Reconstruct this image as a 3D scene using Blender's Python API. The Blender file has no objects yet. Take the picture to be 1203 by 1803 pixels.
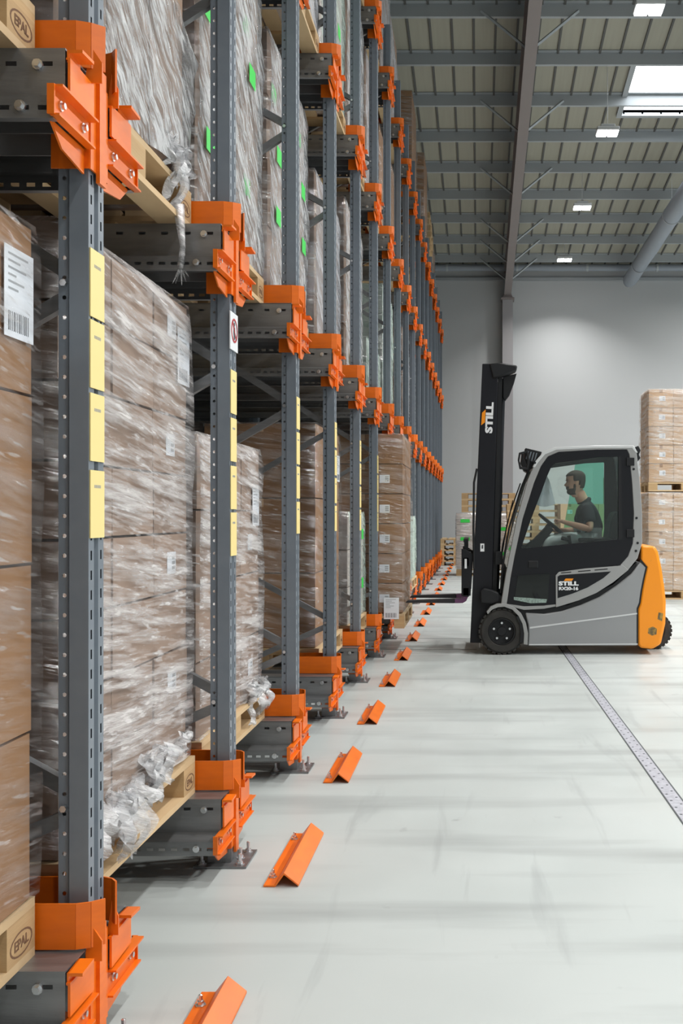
import bpy, math, random
from mathutils import Vector, Matrix
R = math.radians
random.seed(7)
SC = bpy.context.scene
COL = SC.collection

# ------------------------------------------------------------------ camera
FPX = 1753.0                     # focal length in pixels of the 1803 px frame height
CAM_H = 1.38
cd = bpy.data.cameras.new('camera')
cam = bpy.data.objects.new('camera', cd)
COL.objects.link(cam)
cam.location = (0, 0, CAM_H)
cam.rotation_euler = (R(90), 0, 0)
cd.sensor_fit = 'VERTICAL'
cd.sensor_height = 36.0
cd.lens = 36.0 * FPX / 1803.0
cd.shift_x = -(843 - 601.5) / 1803.0
cd.shift_y = (905 - 901.5) / 1803.0
cd.clip_start = 0.05
cd.clip_end = 200
cd.dof.use_dof = False
SC.camera = cam

# ------------------------------------------------------------------ view, world, big lights
SC.view_settings.view_transform = 'Standard'
SC.view_settings.look = 'None'
SC.view_settings.gamma = 1
SC.view_settings.use_curve_mapping = False
SC.view_settings.exposure = 0.0
LAMP_W = 108.0
LAMP_SPREAD = 116
SIDE_FILL_W = 430.0
SKYLIGHT_E = 9.0
WORLD_S = 0.48
try:
    SC.cycles.transparent_max_bounces = 24
    SC.cycles.max_bounces = 8
    SC.cycles.diffuse_bounces = 4
    SC.cycles.caustics_reflective = False
    SC.cycles.caustics_refractive = False
    SC.cycles.sample_clamp_indirect = 6
except Exception:
    pass
w = bpy.data.worlds.new('world')
SC.world = w
w.use_nodes = True
bgn = w.node_tree.nodes['Background']
bgn.inputs[0].default_value = (0.80, 0.90, 1.0, 1)
bgn.inputs[1].default_value = WORLD_S

# ------------------------------------------------------------------ materials
MATS = {}
def nodes_of(m):
    m.use_nodes = True
    return m.node_tree.nodes, m.node_tree.links
def pmat(name, col, rough=0.5, metal=0.0, var=0.0, vscale=6.0, stretch=(1, 1, 1), bump=0.0, bscale=60.0,
         rand=0.0, col2=None, coat=0.0, spec=0.5, hi=0.62, lo=0.38):
    """principled material; a noise mixes col towards col2 (or a darker col), rand varies value per object"""
    m = bpy.data.materials.new(name)
    ns, ln = nodes_of(m)
    b = ns['Principled BSDF']
    b.inputs['Base Color'].default_value = (*col, 1)
    b.inputs['Roughness'].default_value = rough
    b.inputs['Metallic'].default_value = metal
    b.inputs['Specular IOR Level'].default_value = spec
    b.inputs['Coat Weight'].default_value = coat
    out = None
    tc = mp = None
    if var > 0 or bump > 0:
        tc = ns.new('ShaderNodeTexCoord'); mp = ns.new('ShaderNodeMapping')
        mp.inputs['Scale'].default_value = stretch
        ln.new(tc.outputs['Object'], mp.inputs[0])
    if var > 0:
        nz = ns.new('ShaderNodeTexNoise'); nz.inputs['Scale'].default_value = vscale
        nz.inputs['Detail'].default_value = 5
        ln.new(mp.outputs[0], nz.inputs[0])
        rp = ns.new('ShaderNodeMapRange'); rp.inputs[1].default_value = lo; rp.inputs[2].default_value = hi
        rp.inputs[3].default_value = 0; rp.inputs[4].default_value = var
        ln.new(nz.outputs[0], rp.inputs[0])
        mx = ns.new('ShaderNodeMix'); mx.data_type = 'RGBA'
        mx.inputs[6].default_value = (*col, 1)
        c2 = col2 or tuple(c * 0.35 for c in col)
        mx.inputs[7].default_value = (*c2, 1)
        ln.new(rp.outputs[0], mx.inputs[0])
        out = mx.outputs[2]
    if rand > 0:
        oi = ns.new('ShaderNodeObjectInfo')
        hs = ns.new('ShaderNodeHueSaturation')
        mr = ns.new('ShaderNodeMapRange'); mr.inputs[3].default_value = 1 - rand; mr.inputs[4].default_value = 1 + rand
        ln.new(oi.outputs['Random'], mr.inputs[0]); ln.new(mr.outputs[0], hs.inputs['Value'])
        if out: ln.new(out, hs.inputs['Color'])
        else: hs.inputs['Color'].default_value = (*col, 1)
        out = hs.outputs[0]
    if out: ln.new(out, b.inputs['Base Color'])
    if bump > 0:
        nb = ns.new('ShaderNodeTexNoise'); nb.inputs['Scale'].default_value = bscale; nb.inputs['Detail'].default_value = 3
        ln.new(mp.outputs[0], nb.inputs[0])
        bp = ns.new('ShaderNodeBump'); bp.inputs['Strength'].default_value = bump; bp.inputs['Distance'].default_value = 0.01
        ln.new(nb.outputs[0], bp.inputs['Height']); ln.new(bp.outputs[0], b.inputs['Normal'])
    MATS[name] = m
    return m
def glassmat(name, tint, gloss=0.12, rough=0.02, fres=True):
    m = bpy.data.materials.new(name); ns, ln = nodes_of(m)
    ns.remove(ns['Principled BSDF']); o = ns['Material Output']
    t = ns.new('ShaderNodeBsdfTransparent'); t.inputs[0].default_value = (*tint, 1)
    g = ns.new('ShaderNodeBsdfGlossy'); g.inputs['Roughness'].default_value = rough
    g.inputs[0].default_value = (0.95, 1, 0.98, 1)
    mx = ns.new('ShaderNodeMixShader')
    fr = ns.new('ShaderNodeFresnel'); fr.inputs[0].default_value = 1.5
    ln.new(fr.outputs[0], mx.inputs[0])
    ln.new(t.outputs[0], mx.inputs[1]); ln.new(g.outputs[0], mx.inputs[2]); ln.new(mx.outputs[0], o.inputs[0])
    MATS[name] = m
    return m
def emat(name, col, s):
    m = bpy.data.materials.new(name); ns, ln = nodes_of(m)
    ns.remove(ns['Principled BSDF']); o = ns['Material Output']
    e = ns.new('ShaderNodeEmission'); e.inputs[0].default_value = (*col, 1); e.inputs[1].default_value = s
    ln.new(e.outputs[0], o.inputs[0]); MATS[name] = m
    return m
def filmmat(name, base, streak, milk, rough, col=(0.82, 0.84, 0.88), tilt=0.35, sc=5.0, bump=0.6, seed=0.0, glint=0.45, along=0.38, dist=0.22):
    """clear stretch film: mostly see-through, streaks and folds of it milky and shiny"""
    m = bpy.data.materials.new(name); ns, ln = nodes_of(m)
    ns.remove(ns['Principled BSDF']); o = ns['Material Output']
    tc = ns.new('ShaderNodeTexCoord'); sp = ns.new('ShaderNodeSeparateXYZ'); ln.new(tc.outputs['Object'], sp.inputs[0])
    def math_(op, a, b):
        n = ns.new('ShaderNodeMath'); n.operation = op
        for i, v in enumerate((a, b)):
            if isinstance(v, (int, float)): n.inputs[i].default_value = v
            else: ln.new(v, n.inputs[i])
        return n.outputs[0]
    s = math_('ADD', sp.outputs[0], sp.outputs[1])
    zt = math_('ADD', sp.outputs[2], math_('MULTIPLY', s, tilt))
    cb = ns.new('ShaderNodeCombineXYZ')
    oi = ns.new('ShaderNodeObjectInfo')
    ln.new(math_('MULTIPLY', s, along), cb.inputs[0]); ln.new(math_('MULTIPLY', zt, 4.2), cb.inputs[1])
    ln.new(math_('ADD', math_('MULTIPLY', oi.outputs['Random'], 40), seed), cb.inputs[2])
    n1 = ns.new('ShaderNodeTexNoise'); n1.inputs['Scale'].default_value = sc; n1.inputs['Detail'].default_value = 7
    n1.inputs['Roughness'].default_value = 0.72; n1.inputs['Distortion'].default_value = dist
    ln.new(cb.outputs[0], n1.inputs[0])
    n2 = ns.new('ShaderNodeTexNoise'); n2.inputs['Scale'].default_value = 2.2; n2.inputs['Detail'].default_value = 2
    ln.new(cb.outputs[0], n2.inputs[0])
    f = math_('ADD', math_('MULTIPLY', n1.outputs[0], 0.75), math_('MULTIPLY', n2.outputs[0], 0.25))
    mr = ns.new('ShaderNodeMapRange'); mr.inputs[1].default_value = 0.44; mr.inputs[2].default_value = 0.60
    mr.inputs[3].default_value = base; mr.inputs[4].default_value = streak
    ln.new(f, mr.inputs[0])
    cb2 = ns.new('ShaderNodeCombineXYZ')
    ln.new(math_('MULTIPLY', s, 9), cb2.inputs[0]); ln.new(math_('MULTIPLY', zt, 55), cb2.inputs[1]); ln.new(math_('MULTIPLY', oi.outputs['Random'], 9), cb2.inputs[2])
    n3 = ns.new('ShaderNodeTexNoise'); n3.inputs['Scale'].default_value = 1.0; n3.inputs['Detail'].default_value = 2
    ln.new(cb2.outputs[0], n3.inputs[0])
    g3 = ns.new('ShaderNodeMapRange'); g3.inputs[1].default_value = 0.60; g3.inputs[2].default_value = 0.70; g3.inputs[3].default_value = 0; g3.inputs[4].default_value = glint
    ln.new(n3.outputs[0], g3.inputs[0])
    fin = math_('MINIMUM', math_('ADD', mr.outputs[0], g3.outputs[0]), 1.0)
    bp = ns.new('ShaderNodeBump'); bp.inputs['Strength'].default_value = bump; bp.inputs['Distance'].default_value = 0.03
    ln.new(n1.outputs[0], bp.inputs['Height'])
    t = ns.new('ShaderNodeBsdfTransparent'); t.inputs[0].default_value = (0.97, 0.98, 0.99, 1)
    g = ns.new('ShaderNodeBsdfGlossy'); g.inputs['Roughness'].default_value = rough; g.inputs[0].default_value = (1, 1, 1, 1)
    d = ns.new('ShaderNodeBsdfDiffuse'); d.inputs[0].default_value = (*col, 1)
    ln.new(bp.outputs[0], g.inputs['Normal']); ln.new(bp.outputs[0], d.inputs['Normal'])
    gd = ns.new('ShaderNodeMixShader'); gd.inputs[0].default_value = milk
    ln.new(g.outputs[0], gd.inputs[1]); ln.new(d.outputs[0], gd.inputs[2])
    mx = ns.new('ShaderNodeMixShader'); ln.new(fin, mx.inputs[0])
    ln.new(t.outputs[0], mx.inputs[1]); ln.new(gd.outputs[0], mx.inputs[2]); ln.new(mx.outputs[0], o.inputs[0])
    MATS[name] = m
    return m

M = MATS
pmat('orange_paint', (0.86, 0.175, 0.006), 0.36, var=0.45, vscale=9, stretch=(1, 1, 4), col2=(0.70, 0.125, 0.006), rand=0.08)
pmat('grey_paint', (0.19, 0.22, 0.255), 0.36, metal=0.1, var=0.3, vscale=14, col2=(0.14, 0.17, 0.21))
pmat('galvanised', (0.30, 0.31, 0.32), 0.38, metal=0.7, var=0.6, vscale=7, stretch=(0.4, 3, 3), col2=(0.17, 0.175, 0.18), bump=0.05)
pmat('zinc', (0.72, 0.74, 0.76), 0.28, metal=0.95)
pmat('concrete', (0.60, 0.66, 0.655), 0.42, var=0.5, vscale=0.9, col2=(0.50, 0.56, 0.56))
pmat('wood', (0.52, 0.35, 0.18), 0.72, var=0.7, vscale=7, stretch=(1, 0.35, 4), col2=(0.42, 0.27, 0.13), rand=0.10, bump=0.15, bscale=30)
pmat('wood_pale', (0.62, 0.45, 0.26), 0.72, var=0.6, vscale=7, stretch=(1, 0.35, 4), col2=(0.5, 0.34, 0.18), rand=0.10)
pmat('kraft', (0.31, 0.17, 0.088), 0.8, spec=.25, var=0.3, vscale=3, stretch=(1, 1, 8), col2=(0.26, 0.14, 0.07), rand=0.10)
pmat('kraft_light', (0.60, 0.40, 0.245), 0.75, var=0.3, vscale=3, stretch=(1, 1, 8), col2=(0.52, 0.33, 0.20), rand=0.08)
pmat('kraft_grey', (0.34, 0.235, 0.175), 0.8, spec=.25, var=0.4, vscale=3, stretch=(1, 1, 6), col2=(0.25, 0.165, 0.12), rand=0.10)
pmat('kraft_pale', (0.62, 0.55, 0.50), 0.7, var=0.3, vscale=3, col2=(0.5, 0.44, 0.4), rand=0.06)
pmat('kraft_green', (0.50, 0.58, 0.52), 0.7, var=0.3, vscale=3, col2=(0.42, 0.5, 0.45), rand=0.06)
pmat('paper', (0.78, 0.80, 0.84), 0.6)
pmat('ink', (0.06, 0.06, 0.07), 0.7)
pmat('grey_ink', (0.35, 0.36, 0.37), 0.7)
pmat('brown_ink', (0.17, 0.09, 0.05), 0.8)
pmat('green_label', (0.05, 0.66, 0.09), 0.5)
pmat('yellow_plate', (0.90, 0.72, 0.30), 0.45)
pmat('white_plate', (0.80, 0.82, 0.84), 0.4)
pmat('red_ink', (0.45, 0.02, 0.03), 0.5)
pmat('wall_paint', (0.47, 0.485, 0.495), 0.8, var=0.12, vscale=0.4, col2=(0.42, 0.43, 0.44))
pmat('dark_wall', (0.12, 0.12, 0.13), 0.9)
pmat('roof_sheet', (0.34, 0.33, 0.27), 0.75, var=0.3, vscale=2.0, stretch=(8, 0.3, 1), col2=(0.28, 0.27, 0.22))
pmat('roof_steel', (0.36, 0.385, 0.40), 0.55, metal=0.2)
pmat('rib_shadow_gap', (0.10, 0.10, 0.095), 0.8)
pmat('rafter_paint', (0.23, 0.20, 0.195), 0.6)
pmat('column_paint', (0.30, 0.29, 0.30), 0.6)
pmat('duct_skin', (0.26, 0.29, 0.33), 0.6)
pmat('black_paint', (0.012, 0.013, 0.016), 0.42, spec=0.22, coat=0.1)
pmat('mast_black', (0.014, 0.015, 0.019), 0.40, spec=0.22)
pmat('door_black', (0.012, 0.013, 0.016), 0.38, spec=0.22)
pmat('black_plastic', (0.018, 0.019, 0.021), 0.5, spec=0.22)
pmat('rubber', (0.022, 0.021, 0.02), 0.8, var=0.5, vscale=10, col2=(0.05, 0.047, 0.042))
pmat('truck_grey', (0.30, 0.31, 0.32), 0.42, metal=0.15, bump=0.08, bscale=220)
pmat('truck_light', (0.62, 0.64, 0.65), 0.3, metal=0.1)
pmat('truck_frame', (0.33, 0.335, 0.335), 0.38, metal=0.2)
pmat('truck_orange', (0.93, 0.30, 0.006), 0.35, var=0.9, vscale=9, col2=(0.35, 0.17, 0.03), hi=0.86, lo=0.70)
pmat('scuff', (0.42, 0.26, 0.06), 0.8, var=0.9, vscale=25, col2=(0.10, 0.08, 0.05))
pmat('fork_steel', (0.05, 0.05, 0.055), 0.4, metal=0.7)
pmat('fork_heel', (0.20, 0.09, 0.19), 0.35, metal=0.6)
pmat('skin', (0.66, 0.38, 0.27), 0.55)
pmat('hair', (0.075, 0.058, 0.048), 0.75, bump=0.4, bscale=400)
pmat('shirt', (0.012, 0.014, 0.020), 0.85)
pmat('jeans', (0.75, 0.84, 0.86), 0.85, var=0.4, vscale=9, col2=(0.35, 0.44, 0.47))
pmat('seat_fabric', (0.012, 0.030, 0.032), 0.6)
pmat('shirt_blue', (0.03, 0.07, 0.30), 0.8)
pmat('shirt_red', (0.40, 0.02, 0.05), 0.8)
pmat('step_green', (0.30, 0.40, 0.36), 0.5, var=0.6, vscale=60)
pmat('bag_cloth', (0.78, 0.84, 0.92), 0.7)
pmat('joint_strip', (0.50, 0.51, 0.57), 0.5, metal=0.2, var=0.6, vscale=40, col2=(0.32, 0.33, 0.38))
pmat('floor_streak', (0.30, 0.31, 0.31), 0.8)
pmat('joint_dark', (0.10, 0.11, 0.12), 0.8)
pmat('silver_tape', (0.75, 0.75, 0.76), 0.3, metal=0.6)
glassmat('cab_glass', (0.94, 0.975, 0.96))
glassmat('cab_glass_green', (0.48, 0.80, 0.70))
glassmat('dark_glass', (0.05, 0.08, 0.08))
emat('lamp_glow', (1.0, 1.0, 0.98), 30)
emat('skylight_glow', (0.93, 0.97, 1.0), SKYLIGHT_E)
filmmat('film_light', 0.04, 0.50, 0.55, 0.16, col=(0.95, 0.90, 0.86), tilt=0.08, sc=5)
filmmat('film_clear', 0.06, 0.78, 0.60, 0.16, col=(0.90, 0.86, 0.85), tilt=0.10, sc=6)
filmmat('film_tight', 0.02, 0.30, 0.35, 0.14, col=(0.75, 0.70, 0.68), tilt=0.15)
filmmat('film_silver', 0.16, 1.0, 0.55, 0.14, col=(0.97, 0.98, 1.0), tilt=0.75, sc=7, bump=1.0, glint=0.9, along=1.5, dist=0.5)
filmmat('film_grey', 0.28, 0.80, 0.60, 0.20, col=(0.72, 0.73, 0.78), tilt=0.5, sc=6, bump=0.8)
filmmat('film_green', 0.25, 0.75, 0.7, 0.25, col=(0.62, 0.76, 0.68), tilt=0.3, sc=6, bump=0.7)
filmmat('film_white', 0.22, 0.90, 0.70, 0.16, col=(0.98, 0.98, 1.0), tilt=0.3, sc=5, bump=1.0)

# floor: scuffs, scratches and tyre smears
def floor_material():
    m = bpy.data.materials.new('floor_concrete'); ns, ln = nodes_of(m); b = ns['Principled BSDF']
    tc = ns.new('ShaderNodeTexCoord')
    def noise(scale, stretch, det=5, rot=0, dist=0):
        mp = ns.new('ShaderNodeMapping'); mp.inputs['Scale'].default_value = stretch; mp.inputs['Rotation'].default_value = (0, 0, rot)
        ln.new(tc.outputs['Object'], mp.inputs[0])
        n = ns.new('ShaderNodeTexNoise'); n.inputs['Scale'].default_value = scale; n.inputs['Detail'].default_value = det
        n.inputs['Distortion'].default_value = dist
        ln.new(mp.outputs[0], n.inputs[0]); return n.outputs[0]
    def rng(v, a, b_, c, d):
        mr = ns.new('ShaderNodeMapRange'); mr.inputs[1].default_value = a; mr.inputs[2].default_value = b_
        mr.inputs[3].default_value = c; mr.inputs[4].default_value = d; ln.new(v, mr.inputs[0]); return mr.outputs[0]
    def mix(f, c1, c2):
        mx = ns.new('ShaderNodeMix'); mx.data_type = 'RGBA'; ln.new(f, mx.inputs[0])
        for i, c in ((6, c1), (7, c2)):
            if isinstance(c, tuple): mx.inputs[i].default_value = (*c, 1)
            else: ln.new(c, mx.inputs[i])
        return mx.outputs[2]
    base = mix(rng(noise(0.6, (1, 1, 1)), 0.3, 0.7, 0, 1), (0.50, 0.55, 0.545), (0.57, 0.61, 0.605))
    s1 = mix(rng(noise(1.3, (0.35, 3.0, 1), 8, 0.05), 0.50, 0.68, 0, 0.60), base, (0.33, 0.355, 0.355))
    s2 = mix(rng(noise(2.4, (3.2, 0.35, 1), 6, 0.12, 0.6), 0.60, 0.70, 0, 0.30), s1, (0.28, 0.30, 0.31))
    s3 = mix(rng(noise(7, (1, 1, 1), 3), 0.70, 0.78, 0, 0.5), s2, (0.30, 0.32, 0.33))
    s4 = mix(rng(noise(0.5, (1.2, 0.3, 1), 3), 0.48, 0.66, 0, 0.35), s3, (0.38, 0.39, 0.375))
    ln.new(s4, b.inputs['Base Color'])
    ln.new(rng(noise(2.0, (1, 1, 1)), 0.3, 0.7, 0.30, 0.5), b.inputs['Roughness'])
    b.inputs['Specular IOR Level'].default_value = 0.45
    MATS['floor_concrete'] = m
floor_material()

# ------------------------------------------------------------------ mesh building
class MB:
    def __init__(s):
        s.v = []; s.f = []; s.m = []; s.slots = []
    def slot(s, name):
        if name not in s.slots: s.slots.append(name)
        return s.slots.index(name)
    def add(s, vs, fs, mat=None):
        o = len(s.v); k = s.slot(mat) if mat else 0
        s.v += [tuple(v) for v in vs]
        for f in fs:
            s.f.append(tuple(i + o for i in f)); s.m.append(k)
    def box(s, x0, x1, y0, y1, z0, z1, mat=None, mtx=None):
        vs = [(x, y, z) for x in (x0, x1) for y in (y0, y1) for z in (z0, z1)]
        if mtx: vs = [tuple(mtx @ Vector(v)) for v in vs]
        s.add(vs, [(0, 1, 3, 2), (4, 6, 7, 5), (0, 4, 5, 1), (2, 3, 7, 6), (0, 2, 6, 4), (1, 5, 7, 3)], mat)
    def prism(s, pts, a0, a1, axis='Y', mat=None):
        """polygon of 2D points swept along an axis. Y: pts are (x,z); X: (y,z); Z: (x,y)"""
        def P(p, a):
            return {'Y': (p[0], a, p[1]), 'X': (a, p[0], p[1]), 'Z': (p[0], p[1], a)}[axis]
        n = len(pts)
        ar = sum(pts[i][0] * pts[(i + 1) % n][1] - pts[(i + 1) % n][0] * pts[i][1] for i in range(n))
        flip = (ar > 0) == (axis == 'Y')
        vs = [P(p, a0) for p in pts] + [P(p, a1) for p in pts]
        fs = [tuple(range(n))[::-1], tuple(range(n, 2 * n))] + [(i, (i + 1) % n, (i + 1) % n + n, i + n) for i in range(n)]
        if a1 < a0: flip = not flip
        if flip: fs = [f[::-1] for f in fs]
        s.add(vs, fs, mat)
    def ring(s, outer, inner, a0, a1, mat=None, closed=True):
        """band between two matched outlines (x,z), thick along Y"""
        n = len(outer); vs = []
        for al in (a0, a1):
            vs += [(p[0], al, p[1]) for p in outer] + [(p[0], al, p[1]) for p in inner]
        O_, I_, P_, Q_ = 0, n, 2 * n, 3 * n
        fs = []
        for i in range(n if closed else n - 1):
            j = (i + 1) % n
            fs += [(O_ + i, O_ + j, I_ + j, I_ + i), (P_ + j, P_ + i, Q_ + i, Q_ + j), (O_ + j, O_ + i, P_ + i, P_ + j), (I_ + i, I_ + j, Q_ + j, Q_ + i)]
        if not closed:
            e = n - 1
            fs += [(O_, I_, Q_, P_), (I_ + e, O_ + e, P_ + e, Q_ + e)]
        s.add(vs, fs, mat)
    def sheet(s, pts, z0, z1, t=0.005, mat=None):
        """bent upright plate following plan points (x,y)"""
        for a, b in zip(pts[:-1], pts[1:]):
            d = Vector((b[0] - a[0], b[1] - a[1])); n = Vector((-d.y, d.x)).normalized() * t / 2
            s.prism([(a[0] + n.x, a[1] + n.y), (b[0] + n.x, b[1] + n.y), (b[0] - n.x, b[1] - n.y), (a[0] - n.x, a[1] - n.y)], z0, z1, 'Z', mat)
    def tube(s, pts, r, n=8, mat=None, cap=True, rs=None):
        pts = [Vector(p) for p in pts]; rings = []
        prev = None
        for i, p in enumerate(pts):
            if i == 0: d = pts[1] - p
            elif i == len(pts) - 1: d = p - pts[i - 1]
            else: d = (pts[i + 1] - pts[i - 1])
            d.normalize()
            if prev is None:
                up = Vector((0, 0, 1)) if abs(d.z) < 0.9 else Vector((1, 0, 0))
                u = d.cross(up).normalized()
            else:
                u = (prev - d * prev.dot(d)).normalized()
            prev = u
            w_ = d.cross(u)
            rr = rs[i] if rs else r
            rings.append([p + (u * math.cos(2 * math.pi * k / n) + w_ * math.sin(2 * math.pi * k / n)) * rr for k in range(n)])
        vs = [v for q in rings for v in q]; fs = []
        for i in range(len(pts) - 1):
            for k in range(n):
                a = i * n + k; b = i * n + (k + 1) % n
                fs.append((a, a + n, b + n, b))
        if cap:
            fs.append(tuple(range(n))); fs.append(tuple(range((len(pts) - 1) * n, len(pts) * n))[::-1])
        s.add(vs, fs, mat)
    def lathe(s, prof, c, axis='Y', n=32, mat=None):
        """prof: list of (radius, along)"""
        vs = []
        for r, a in prof:
            for k in range(n):
                t = 2 * math.pi * k / n; p, q = r * math.cos(t), r * math.sin(t)
                v = {'Y': (p, a, q), 'X': (a, p, q), 'Z': (p, q, a)}[axis]
                vs.append((v[0] + c[0], v[1] + c[1], v[2] + c[2]))
        fs = []
        for i in range(len(prof) - 1):
            for k in range(n):
                a = i * n + k; b = i * n + (k + 1) % n
                fs.append((a, b, b + n, a + n) if axis != 'Y' else (a, a + n, b + n, b))
        s.add(vs, fs, mat)
    def holed(s, O, U, V, w_, L, pitch, hole, mat=None, off=None):
        """perforated strip: O corner, U across, V along; hole = (half width across, half length along, round?)"""
        O, U, V = Vector(O), Vector(U), Vector(V)
        hu, hv = hole[0], hole[1]
        cu = off if off is not None else w_ / 2
        n = int(round(L / pitch)); pitch = L / n
        if hole[2]:
            hp = [(math.cos(a) * hu, math.sin(a) * hv) for a in [math.pi * 2 * k / 8 + math.pi * 1.25 for k in range(8)]]
        else:
            hp = [(-hu, -hv), (0, -hv), (hu, -hv), (hu, 0), (hu, hv), (0, hv), (-hu, hv), (-hu, 0)]
        for i in range(n):
            c = i * pitch + pitch / 2; lo, hi = i * pitch, (i + 1) * pitch
            op = [(0, lo), (cu, lo), (w_, lo), (w_, c), (w_, hi), (cu, hi), (0, hi), (0, c)]
            vs = [O + U * a + V * b for a, b in op] + [O + U * (cu + a) + V * (c + b) for a, b in hp]
            s.add(vs, [(k, (k + 1) % 8, (k + 1) % 8 + 8, k + 8) for k in range(8)], mat)
    def mesh(s, name, mats=None, smooth=False):
        me = bpy.data.meshes.new(name)
        me.from_pydata(s.v, [], s.f)
        names = s.slots or mats or []
        if mats and not s.slots: names = mats
        for n in names: me.materials.append(MATS[n])
        if len(s.slots) > 1: me.polygons.foreach_set('material_index', s.m)
        me.update()
        if smooth:
            me.polygons.foreach_set('use_smooth', [True] * len(me.polygons))
            if smooth is not True: me.set_sharp_from_angle(angle=R(smooth))
        return me
    def build(s, name, mat=None, parent=None, bevel=0, smooth=False, seg=1, loc=None):
        mats = [mat] if isinstance(mat, str) else mat
        me = s.mesh(name, mats, smooth)
        return link(name, me, parent, bevel, seg, loc)

KIDS = {}
def link(name, data, parent=None, bevel=0, seg=1, loc=None, rot=None):
    o = bpy.data.objects.new(name, data); COL.objects.link(o)
    if parent is not None:
        o.parent = parent; KIDS.setdefault(parent.name, []).append(o)
    if bevel:
        b = o.modifiers.new('bevel', 'BEVEL'); b.width = bevel; b.segments = seg; b.limit_method = 'ANGLE'; b.angle_limit = R(40)
        b.harden_normals = False
    if loc is not None: o.location = loc
    if rot is not None: o.rotation_euler = rot
    return o
def tag(o, label=None, cat=None, group=None, kind=None):
    if label: o['label'] = label
    if cat: o['category'] = cat
    if group: o['group'] = group
    if kind: o['kind'] = kind
    return o
def empty(name, loc=(0, 0, 0), rz=0):
    o = bpy.data.objects.new(name, None); COL.objects.link(o)
    o.location = loc; o.rotation_euler = (0, 0, rz); o.empty_display_size = 0.1
    return o
def dup(root, parent=None, loc=None, only=None):
    r = root.copy(); COL.objects.link(r)
    if parent is not None:
        r.parent = parent; KIDS.setdefault(parent.name, []).append(r)
    if loc is not None: r.location = loc
    for ch in KIDS.get(root.name, []):
        if only and not only(ch): continue
        dup(ch, r)
    return r
def struct(name, mb, mat=None, **k):
    o = mb.build(name, mat, **k); o['kind'] = 'structure'; return o
def text_mesh(body, size, name='lettering', offset=0.0, sx=1.0, extrude=0.001, align='CENTER'):
    c = bpy.data.curves.new(name, 'FONT'); c.body = body; c.size = size; c.offset = offset; c.extrude = extrude
    c.align_x = align; c.align_y = 'CENTER'; c.resolution_u = 3
    o = bpy.data.objects.new(name, c); COL.objects.link(o)
    dg = bpy.context.evaluated_depsgraph_get()
    me = bpy.data.meshes.new_from_object(o.evaluated_get(dg)); me.name = name
    bpy.data.objects.remove(o); bpy.data.curves.remove(c)
    for v in me.vertices: v.co.x *= sx
    return me
ORD = ['first', 'second', 'third', 'fourth', 'fifth', 'sixth', 'seventh', 'eighth', 'ninth', 'tenth', 'eleventh', 'twelfth', 'thirteenth',
       'fourteenth', 'fifteenth', 'sixteenth', 'seventeenth', 'eighteenth', 'nineteenth', 'twentieth', 'twenty first', 'twenty second', 'twenty third', 'twenty fourth']

# ================================================================== the hall
WALL_Y = 28.8
RA, RB = 10.95, 0.087            # roof height = RA - RB * y
def roof(y): return RA - RB * y

m = MB(); m.box(-9, 17, -7, WALL_Y + 0.3, -0.2, 0); struct('floor', m, 'floor_concrete')
m = MB(); m.box(-9, 17, WALL_Y, WALL_Y + 0.3, 0, 10.2); struct('wall_back', m, 'wall_paint')
m = MB(); m.box(-9, 17, -7.3, -7, 0, 12.2); struct('wall_front_added', m, 'wall_paint')  # unseen wall behind the camera, added to block world light
m = MB(); m.box(-9.3, -9, -7, WALL_Y + 0.3, 0, 12); struct('wall_left', m, 'dark_wall')
# skylight opening in the roof
SKX0, SKX1, SKY0, SKY1 = 2.84, 4.75, 17.75, 19.75
m = MB()
def roof_slab(x0, x1, y0, y1):
    za, zb = roof(y0) + 0.11, roof(y1) + 0.11
    m.add([(x0, y0, za), (x1, y0, za), (x1, y1, zb), (x0, y1, zb), (x0, y0, za + .12), (x1, y0, za + .12), (x1, y1, zb + .12), (x0, y1, zb + .12)],
          [(0, 3, 2, 1), (4, 5, 6, 7), (0, 1, 5, 4), (1, 2, 6, 5), (2, 3, 7, 6), (3, 0, 4, 7)], 'roof_sheet')
roof_slab(-9, SKX0, -7, WALL_Y + .3); roof_slab(SKX1, 17, -7, WALL_Y + .3)
roof_slab(SKX0, SKX1, -7, SKY0); roof_slab(SKX0, SKX1, SKY1, WALL_Y + .3)
struct('ceiling', m)
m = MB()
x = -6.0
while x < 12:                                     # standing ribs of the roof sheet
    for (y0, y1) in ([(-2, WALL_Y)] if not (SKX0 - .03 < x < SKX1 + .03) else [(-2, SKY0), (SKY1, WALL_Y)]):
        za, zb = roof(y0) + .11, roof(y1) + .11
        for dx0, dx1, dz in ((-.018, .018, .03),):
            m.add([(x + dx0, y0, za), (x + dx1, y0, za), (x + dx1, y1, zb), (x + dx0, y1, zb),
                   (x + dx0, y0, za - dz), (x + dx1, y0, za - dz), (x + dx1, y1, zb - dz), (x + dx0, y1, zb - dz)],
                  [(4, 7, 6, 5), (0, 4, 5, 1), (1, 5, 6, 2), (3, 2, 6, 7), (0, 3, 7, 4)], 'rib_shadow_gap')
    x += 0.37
struct('trim_1', m)
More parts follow.
